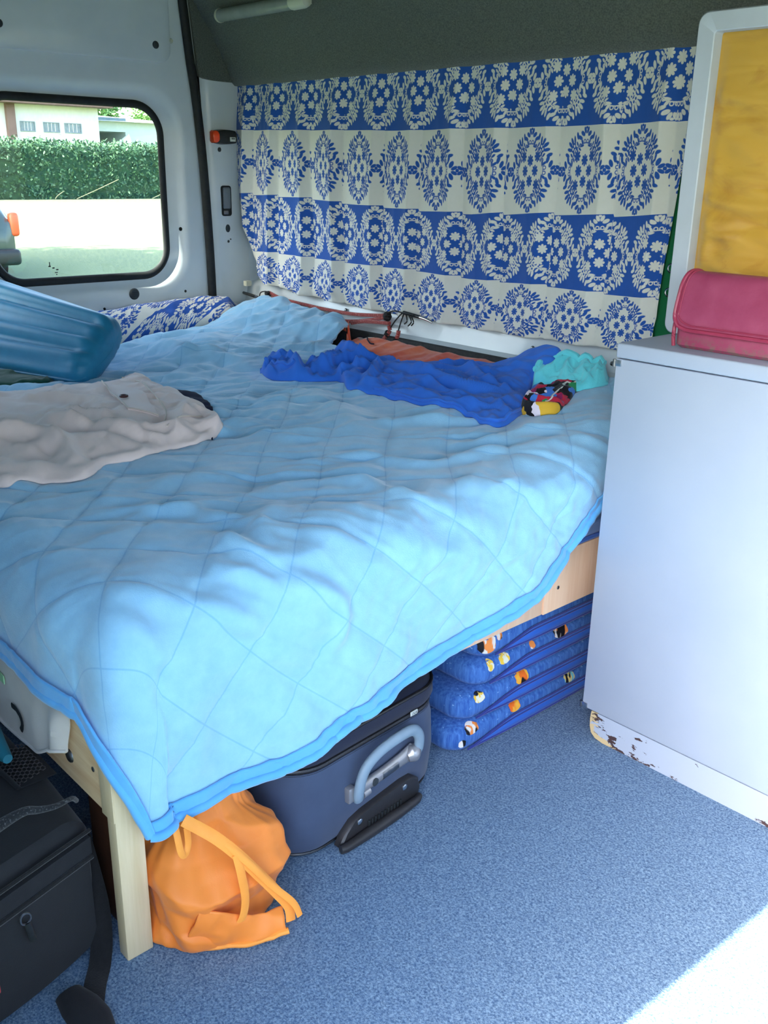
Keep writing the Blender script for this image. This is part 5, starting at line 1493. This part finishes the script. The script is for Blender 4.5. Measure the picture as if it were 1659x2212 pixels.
# ---- black bag on the left
bb = thing('black_bag', 'black zipped holdall standing outside the bed leg', 'bag', (-1.5, 0.41, 0.0))
def bbl(t_, k=1.0):
    x = -1.232 - 0.50 * t_
    e = 1 - 0.06 * (1 - sm(0, 0.06, t_))
    p = rrect(0.250 * e * k, 0.272 * e * k, 0.045, 7)
    y = 0.412 + p[:, 0]; z = 0.137 + p[:, 1]
    x_ = x - 0.055 * (y - 0.52) * -1.0 * 0 - (y - 0.412) * 0.28 + 0.010 * np.array([float(pn(a * 14, b * 9, 151)) for a, b in zip(y, z)])
    return np.stack([x_, y, np.maximum(z, 0.001)], 1)
mesh('bag_body', *loft([bbl(0, 0.86), bbl(0.006, 0.95), bbl(0.02), bbl(0.3), bbl(0.7), bbl(1.0)]), M['black_cloth'], bb)
def bface(y, z, d=0.006): return np.array([-1.232 - (y - 0.412) * 0.28 + d, y, z])
mesh('front_pocket', *thick_grid(np.array([[bface(y, z, 0.012 * math.sin(math.pi * (0.1 + 0.8 * (y - 0.30) / 0.23)) + 0.004) for z in np.linspace(0.020, 0.195, 12)] for y in np.linspace(0.305, 0.522, 16)]), 0.014, -1 if True else 1), M['black_cloth'], bb)
mesh('pocket_band', *thick_grid(np.array([[bface(y, z, 0.016) for z in np.linspace(0.200, 0.232, 5)] for y in np.linspace(0.302, 0.525, 16)]), 0.012, -1), M['black_rib'], bb)
mesh('zipper', *tube([bface(y, 0.196, 0.018) for y in np.linspace(0.302, 0.524, 14)], 0.004, 7), M['webbing'], bb)
mesh('seam_piping', *tube([bface(y, 0.240, 0.010) for y in np.linspace(0.30, 0.528, 14)], 0.0035, 7), M['webbing'], bb)
a = np.linspace(0, 2 * math.pi, 16, endpoint=False); c_ = bface(0.392, 0.180, 0.026)
mesh('zip_ring', *tube(np.stack([c_[0] + 0 * a, c_[1] + 0.008 * np.cos(a), c_[2] + 0.010 * np.sin(a)], 1), 0.0018, 6, closed=True, up=(1, 0, 0)), M['steel'], bb)
mesh('zip_pull', *tube([bface(0.394, 0.172, 0.027), bface(0.397, 0.150, 0.027), bface(0.400, 0.134, 0.026)], 0.0055, 8, rb=0.003, samples=8, up=(1, 0, 0)), M['black_plastic'], bb)
mesh('rope_handle', *tube([(-1.24, 0.30, 0.285), (-1.25, 0.345, 0.305), (-1.255, 0.39, 0.318), (-1.258, 0.43, 0.322), (-1.258, 0.452, 0.314), (-1.260, 0.48, 0.306), (-1.27, 0.51, 0.300), (-1.28, 0.522, 0.285)], [0.009, 0.010, 0.010, 0.009, 0.007, 0.005, 0.004, 0.004], 10, samples=50), M['rope'], bb)
strap = [(-1.300, 0.528, 0.20), (-1.278, 0.530, 0.14), (-1.262, 0.532, 0.08), (-1.245, 0.525, 0.030), (-1.215, 0.505, 0.008), (-1.18, 0.478, 0.005), (-1.135, 0.452, 0.006), (-1.10, 0.445, 0.010)]
mesh('shoulder_strap', *tube(strap, 0.018, 8, rb=0.0025, samples=50, up=(0.6, -0.4, 0.9)), M['webbing'], bb)
mesh('strap_pad', *tube([(-1.190, 0.438, 0.010), (-1.150, 0.440, 0.014), (-1.115, 0.440, 0.015), (-1.08, 0.438, 0.012)], [0.022, 0.030, 0.032, 0.026], 14, rb=0.010, samples=20, up=(0, 0, 1)), M['black_rib'], bb)
mesh('red_tag', *box(-1.192, -1.185, 0.305, 0.338, 0.085, 0.105, 0.002), M['red'], bb)
# mesh pocket of a second bag with hexagon net, and teal roll behind it
mp = thing('mesh_pouch', 'black net pouch behind the black holdall by the pine side board', 'pouch', (-1.43, 0.505, 0.2735))
mesh('pouch_body', *box(-1.50, -1.385, 0.468, 0.536, 0.2735, 0.2765, 0.001), M['black_cloth'], mp)
net = []
for r_ in range(9):
    for c_2 in range(8):
        xx_ = -1.394 - 0.0122 * c_2 - (0.0061 if r_ % 2 else 0); yy2 = 0.472 + 0.0056 * r_
        a = np.linspace(0, 2 * math.pi, 6, endpoint=False) + math.pi / 6
        net.append(tube(np.stack([xx_ + 0.0068 * np.cos(a), yy2 + 0.0040 * np.sin(a), 0.2785 + 0.25 * (yy2 - 0.47) + 0.001 * np.sin(a)], 1), 0.0010, 4, closed=True))
no = mesh('net', *join(net), simple('dark brown net', rgb(62, 56, 56), None, rough=0.7), mp, smooth=False)
no['kind'] = 'stuff'
mesh('pouch_hem', *tube([(-1.380, 0.468, 0.279), (-1.42, 0.466, 0.280), (-1.45, 0.464, 0.280), (-1.49, 0.464, 0.280)], 0.005, 8, rb=0.003, samples=20), M['black_rib'], mp)
tr = thing('teal_roll', 'teal rolled mat at the left edge below the white sheet', 'mat', (-1.55, 0.47, 0.274))
mesh('roll', *tube([(-1.90, 0.452, 0.330), (-1.62, 0.460, 0.330), (-1.45, 0.462, 0.330), (-1.422, 0.463, 0.330), (-1.407, 0.463, 0.330), (-1.400, 0.463, 0.330), (-1.397, 0.463, 0.330)], [0.052, 0.056, 0.056, 0.052, 0.042, 0.026, 0.008], 24, samples=40, smooth=False), M['teal'], tr)
bl_ = mesh('brown_block', *box(-1.36, -1.275, 0.575, 0.60, 0.0, 0.276, 0.003), M['brown'])
tag(bl_, 'brown stained wooden post behind the bed side board', 'post')

# ================================================================== OUTDOORS
def gz(x): return -0.6 + 0.0176 * (np.maximum(0, -3.0 - x))
gx = np.concatenate([np.linspace(-140, -45, 20), np.linspace(-44, 40, 60)]); gy = np.linspace(-70, 140, 70)
GX, GY = np.meshgrid(gx, gy, indexing='ij')
P = np.stack([GX, GY, gz(np.maximum(GX, -60)) + 0.03 * pn(GX * 0.3, GY * 0.3, 161)], -1)
V = P.reshape(-1, 3); F = gfaces(len(gx), len(gy))
struct(mesh('ground', V, F, M['grass'], origin='zero'), 'sunlit mown lawn outside the van')

def leaf_cloud(n, sampler, size, seed):
    r = np.random.default_rng(seed)
    C = sampler(r, n)
    A = r.normal(size=(n, 3)); A /= np.linalg.norm(A, axis=1, keepdims=True)
    Bq = r.normal(size=(n, 3)); Bq -= (Bq * A).sum(1, keepdims=True) * A; Bq /= np.linalg.norm(Bq, axis=1, keepdims=True)
    s = size * r.uniform(0.6, 1.3, (n, 1))
    V = np.stack([C - A * s, C + Bq * s * 0.5, C + A * s, C - Bq * s * 0.5], 1).reshape(-1, 3)
    F = np.arange(4 * n).reshape(n, 4)
    return V, F

HX = -39.0
hd = thing('hedge', 'long clipped green hedge at the far edge of the lawn', 'hedge', (HX, 21.0, float(gz(HX))))
hy = np.linspace(-6, 48, 120); ha = np.linspace(0, math.pi, 26)
HV = np.zeros((120, 26, 3))
for i, y in enumerate(hy):
    top_ = 2.10 + 0.10 * float(pn(y * 0.5, 3.3, 163)) + 0.0 * y
    for j, a in enumerate(ha):
        ca, sa = math.cos(a), math.sin(a)
        k = (abs(ca) ** 6 + abs(sa) ** 6) ** (-1 / 6)
        w = 1 + 0.09 * float(pn(y * 1.3, j * 0.5, 165))
        HV[i, j] = (HX + 0.8 * ca * k * w, y, float(gz(HX)) + (top_ - 0.08) * sa * k * w - 0.02)
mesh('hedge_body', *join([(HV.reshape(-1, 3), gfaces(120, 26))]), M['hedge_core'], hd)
def hs_(r, n):
    y = r.uniform(-4, 46, n); f = r.random(n)
    front_ = f < 0.72
    x = np.where(front_, HX + 0.8 + r.normal(0, 0.10, n), HX + r.uniform(-0.8, 0.9, n))
    z = float(gz(HX)) + np.where(front_, r.uniform(0, 2.12, n), 2.10 + r.normal(0, 0.08, n)) + 0.10 * pn(y * 0.5, y * 0 + 3.3, 163)
    return np.stack([x, y, z], 1)
lv = mesh('leaves', *leaf_cloud(42000, hs_, 0.075, 5), M['hedge'], hd, smooth=False)
lv['kind'] = 'stuff'
for (ya, yb_, zb_) in ((18.2, 20.1, 0.75), (17.3, 17.7, 0.30), (21.6, 23.4, 0.72), (22.6, 23.6, 0.66), (13.9, 14.8, 0.7)):
    g0 = float(gz(HX))
    mesh('twig', *tube([(HX + 0.98, ya, g0), (HX + 1.02, (ya + yb_) / 2 - 0.1, g0 + zb_ * 0.45), (HX + 0.98, yb_, g0 + zb_)], 0.016, 5, samples=8), M['twig'], hd)

# white house with three barred windows
k = 48.0 / 40.0
BXW = -48.0
g0 = float(gz(-48))
hs2 = thing('house', 'white house with three small barred windows beyond the hedge', 'house', (BXW - 3, 20.0, g0))
mesh('wall', *box(BXW - 7, BXW, 12.0, 24.5, g0 - 0.2, 4.06), M['plaster'], hs2, smooth=False)
mesh('eave', *box(BXW - 7.6, BXW + 0.9, 11.2, 24.9, 4.02, 4.50, 0.02), M['eave'], hs2, smooth=False)
V = np.array([(BXW - 7.6, 11.2, 4.5), (BXW + 0.9, 11.2, 4.5), (BXW - 3.3, 11.2, 6.4), (BXW - 7.6, 24.9, 4.5), (BXW + 0.9, 24.9, 4.5), (BXW - 3.3, 24.9, 6.4)])
mesh('roof', V, [[0, 1, 2], [3, 5, 4], [0, 3, 4, 1], [1, 4, 5, 2], [0, 2, 5, 3]], M['eave'], hs2, smooth=False)
mesh('corner_post', *box(BXW, BXW + 0.25, 19.75, 20.15, g0, 4.15), M['eave'], hs2, smooth=False)
for y0, y1 in ((20.47, 21.12), (21.62, 22.36), (22.70, 23.50)):
    wz0, wz1 = 2.86, 3.24
    w_ = mesh('window', *join([box(BXW - 0.02, BXW + 0.05, y0 - 0.04, y1 + 0.04, wz0 - 0.05, wz0), box(BXW - 0.02, BXW + 0.05, y0 - 0.04, y1 + 0.04, wz1, wz1 + 0.03), box(BXW - 0.02, BXW + 0.05, y0 - 0.04, y0, wz0, wz1), box(BXW - 0.02, BXW + 0.05, y1, y1 + 0.04, wz0, wz1)]), M['dark_pane'], hs2, smooth=False)
    mesh('pane', *box(BXW - 0.02, BXW + 0.01, y0, y1, wz0, wz1), M['dark_pane'], w_, smooth=False)
    for q in range(1, 4):
        yq = y0 + (y1 - y0) * q / 4
        mesh('bar', *box(BXW + 0.01, BXW + 0.03, yq - 0.012, yq + 0.012, wz0, wz1), M['plaster'], w_, smooth=False)
# low garage beside it
gg = thing('garage', 'low pale garage with grey blue gable right of the white house', 'garage', (-53, 27.0, g0))
mesh('wall', *join([box(-56, -50.3, 24.9, 25.6, g0 - 0.2, 3.55), box(-56, -50.3, 27.2, 31.2, g0 - 0.2, 3.55), box(-56, -50.3, 25.6, 27.2, 3.05, 3.55), box(-56, -54.0, 25.6, 27.2, g0 - 0.2, 3.05)]), M['grey_wall'], gg, smooth=False)
V = np.array([(-57, 24.8, 3.55), (-49.8, 24.8, 3.55), (-49.8, 31.6, 3.55), (-57, 31.6, 3.55), (-55, 25.5, 4.05), (-51.8, 25.0, 3.95), (-51.8, 30.0, 3.75), (-55, 30.0, 3.95)])
mesh('roof', V, [[3, 2, 1, 0], [4, 5, 6, 7], [0, 1, 5, 4], [1, 2, 6, 5], [2, 3, 7, 6], [3, 0, 4, 7]], M['plaster'], gg, smooth=False)
mesh('gable_board', *box(-49.9, -49.8, 24.75, 27.0, 3.58, 3.72), M['roof'], gg, smooth=False)
mesh('white_cover', *loft([np.array([(-50.2, 26.2, 2.2), (-50.2, 27.6, 2.2), (-50.1, 27.3, 3.0)]), np.array([(-50.0, 26.3, 2.2), (-50.0, 27.5, 2.2), (-50.0, 27.25, 2.95)])]), M['plaster'], gg, smooth=False)

def tree(name, x, y, r_, h, label, n, seed, trunk=0.25, leafs=0.16):
    z0 = float(gz(max(x, -60)))
    t = thing(name, label, 'tree', (x, y, z0))
    mesh('trunk', *tube([(x, y, z0 - 0.1), (x + 0.1, y, z0 + h * 0.5), (x, y + 0.1, z0 + h * 0.95)], [trunk, trunk * 0.7, trunk * 0.25], 9, samples=10), M['bark'], t)
    rr = np.random.default_rng(seed)
    for q in range(6):
        a = q * 1.05 + 0.3
        mesh('branch', *tube([(x, y, z0 + h * 0.45), (x + r_ * 0.35 * math.cos(a), y + r_ * 0.35 * math.sin(a), z0 + h * 0.75), (x + r_ * 0.75 * math.cos(a), y + r_ * 0.75 * math.sin(a), z0 + h * 0.95)], [trunk * 0.4, trunk * 0.25, trunk * 0.08], 6, samples=7), M['bark'], t)
    cl = rr.normal(size=(26, 3)); cl /= np.linalg.norm(cl, axis=1, keepdims=True); cl *= rr.uniform(0.35, 0.8, (26, 1))
    def smp(r, m):
        c = cl[r.integers(0, 26, m)]
        p = c + r.normal(0, 0.16, (m, 3))
        return np.array([x, y, z0 + h]) + p * np.array([r_, r_, r_ * 0.75])
    lv = mesh('leaves', *leaf_cloud(n, smp, leafs, seed), M['tree'], t, smooth=False)
    lv['kind'] = 'stuff'
    return t
tree('tree', -66, 33.2, 2.2, 4.6, 'leafy tree above the garage roof', 5000, 21)
tree('tree', -70, 41.0, 3.0, 4.2, 'taller leafy tree at the right edge of the rear window', 6000, 22)
tree('tree', -17.0, 0.2, 3.4, 5.6, 'broad tree beside the lawn that shades the grass behind the van', 9000, 23, 0.3, 0.22)

# parked car, only its rear corner shows at the window's left edge
cx0, cy0 = -14.6, 5.16
cz = float(gz(cx0)) - 0.06
ca = thing('car', 'dark car with orange tail lamp parked on the lawn', 'car', (cx0, cy0, cz))
L = []
for t_, hw, zb_, zt_ in ((0.0, 0.60, 0.45, 0.75), (0.02, 0.74, 0.32, 1.00), (0.08, 0.79, 0.26, 1.16), (0.18, 0.80, 0.24, 1.36), (0.30, 0.80, 0.24, 1.42), (0.55, 0.80, 0.24, 1.42), (0.68, 0.80, 0.24, 1.20), (0.75, 0.79, 0.24, 0.95), (0.95, 0.74, 0.26, 0.80), (1.0, 0.60, 0.40, 0.65)):
    p = rrect(2 * hw, zt_ - zb_, 0.20, 6)
    L.append(np.stack([np.full(len(p), cx0 + 0.2 - 3.8 * t_), cy0 + p[:, 0] * (1 - 0.16 * np.clip((p[:, 1] + (zt_ + zb_) / 2 - 0.85) / 0.5, 0, 1)), cz + (zb_ + zt_) / 2 + p[:, 1]], 1))
mesh('car_body', *loft(L), M['car'], ca)
for sgy in (-1, 1):
    mesh('tail_lamp', *box(cx0 + 0.02, cx0 + 0.16, cy0 + sgy * 0.76 - 0.07, cy0 + sgy * 0.76 + 0.07, cz + 0.72, cz + 1.06, 0.05, 3), M['tail'], ca)
mesh('rear_window', *box(cx0 - 0.42, cx0 - 0.16, cy0 - 0.55, cy0 + 0.55, cz + 1.08, cz + 1.32, 0.03), M['black_plastic'], ca)
mesh('bumper', *box(cx0 + 0.10, cx0 + 0.30, cy0 - 0.76, cy0 + 0.76, cz + 0.32, cz + 0.55, 0.06, 3), M['black_plastic'], ca)
for wx_, sgy in ((-0.65, 1), (-0.65, -1), (-3.0, 1), (-3.0, -1)):
    mesh('wheel', *cyl((cx0 + wx_, cy0 + sgy * 0.62, cz + 0.30), (0, sgy, 0), 0.30, 0.17, 24), M['tyre'], ca)
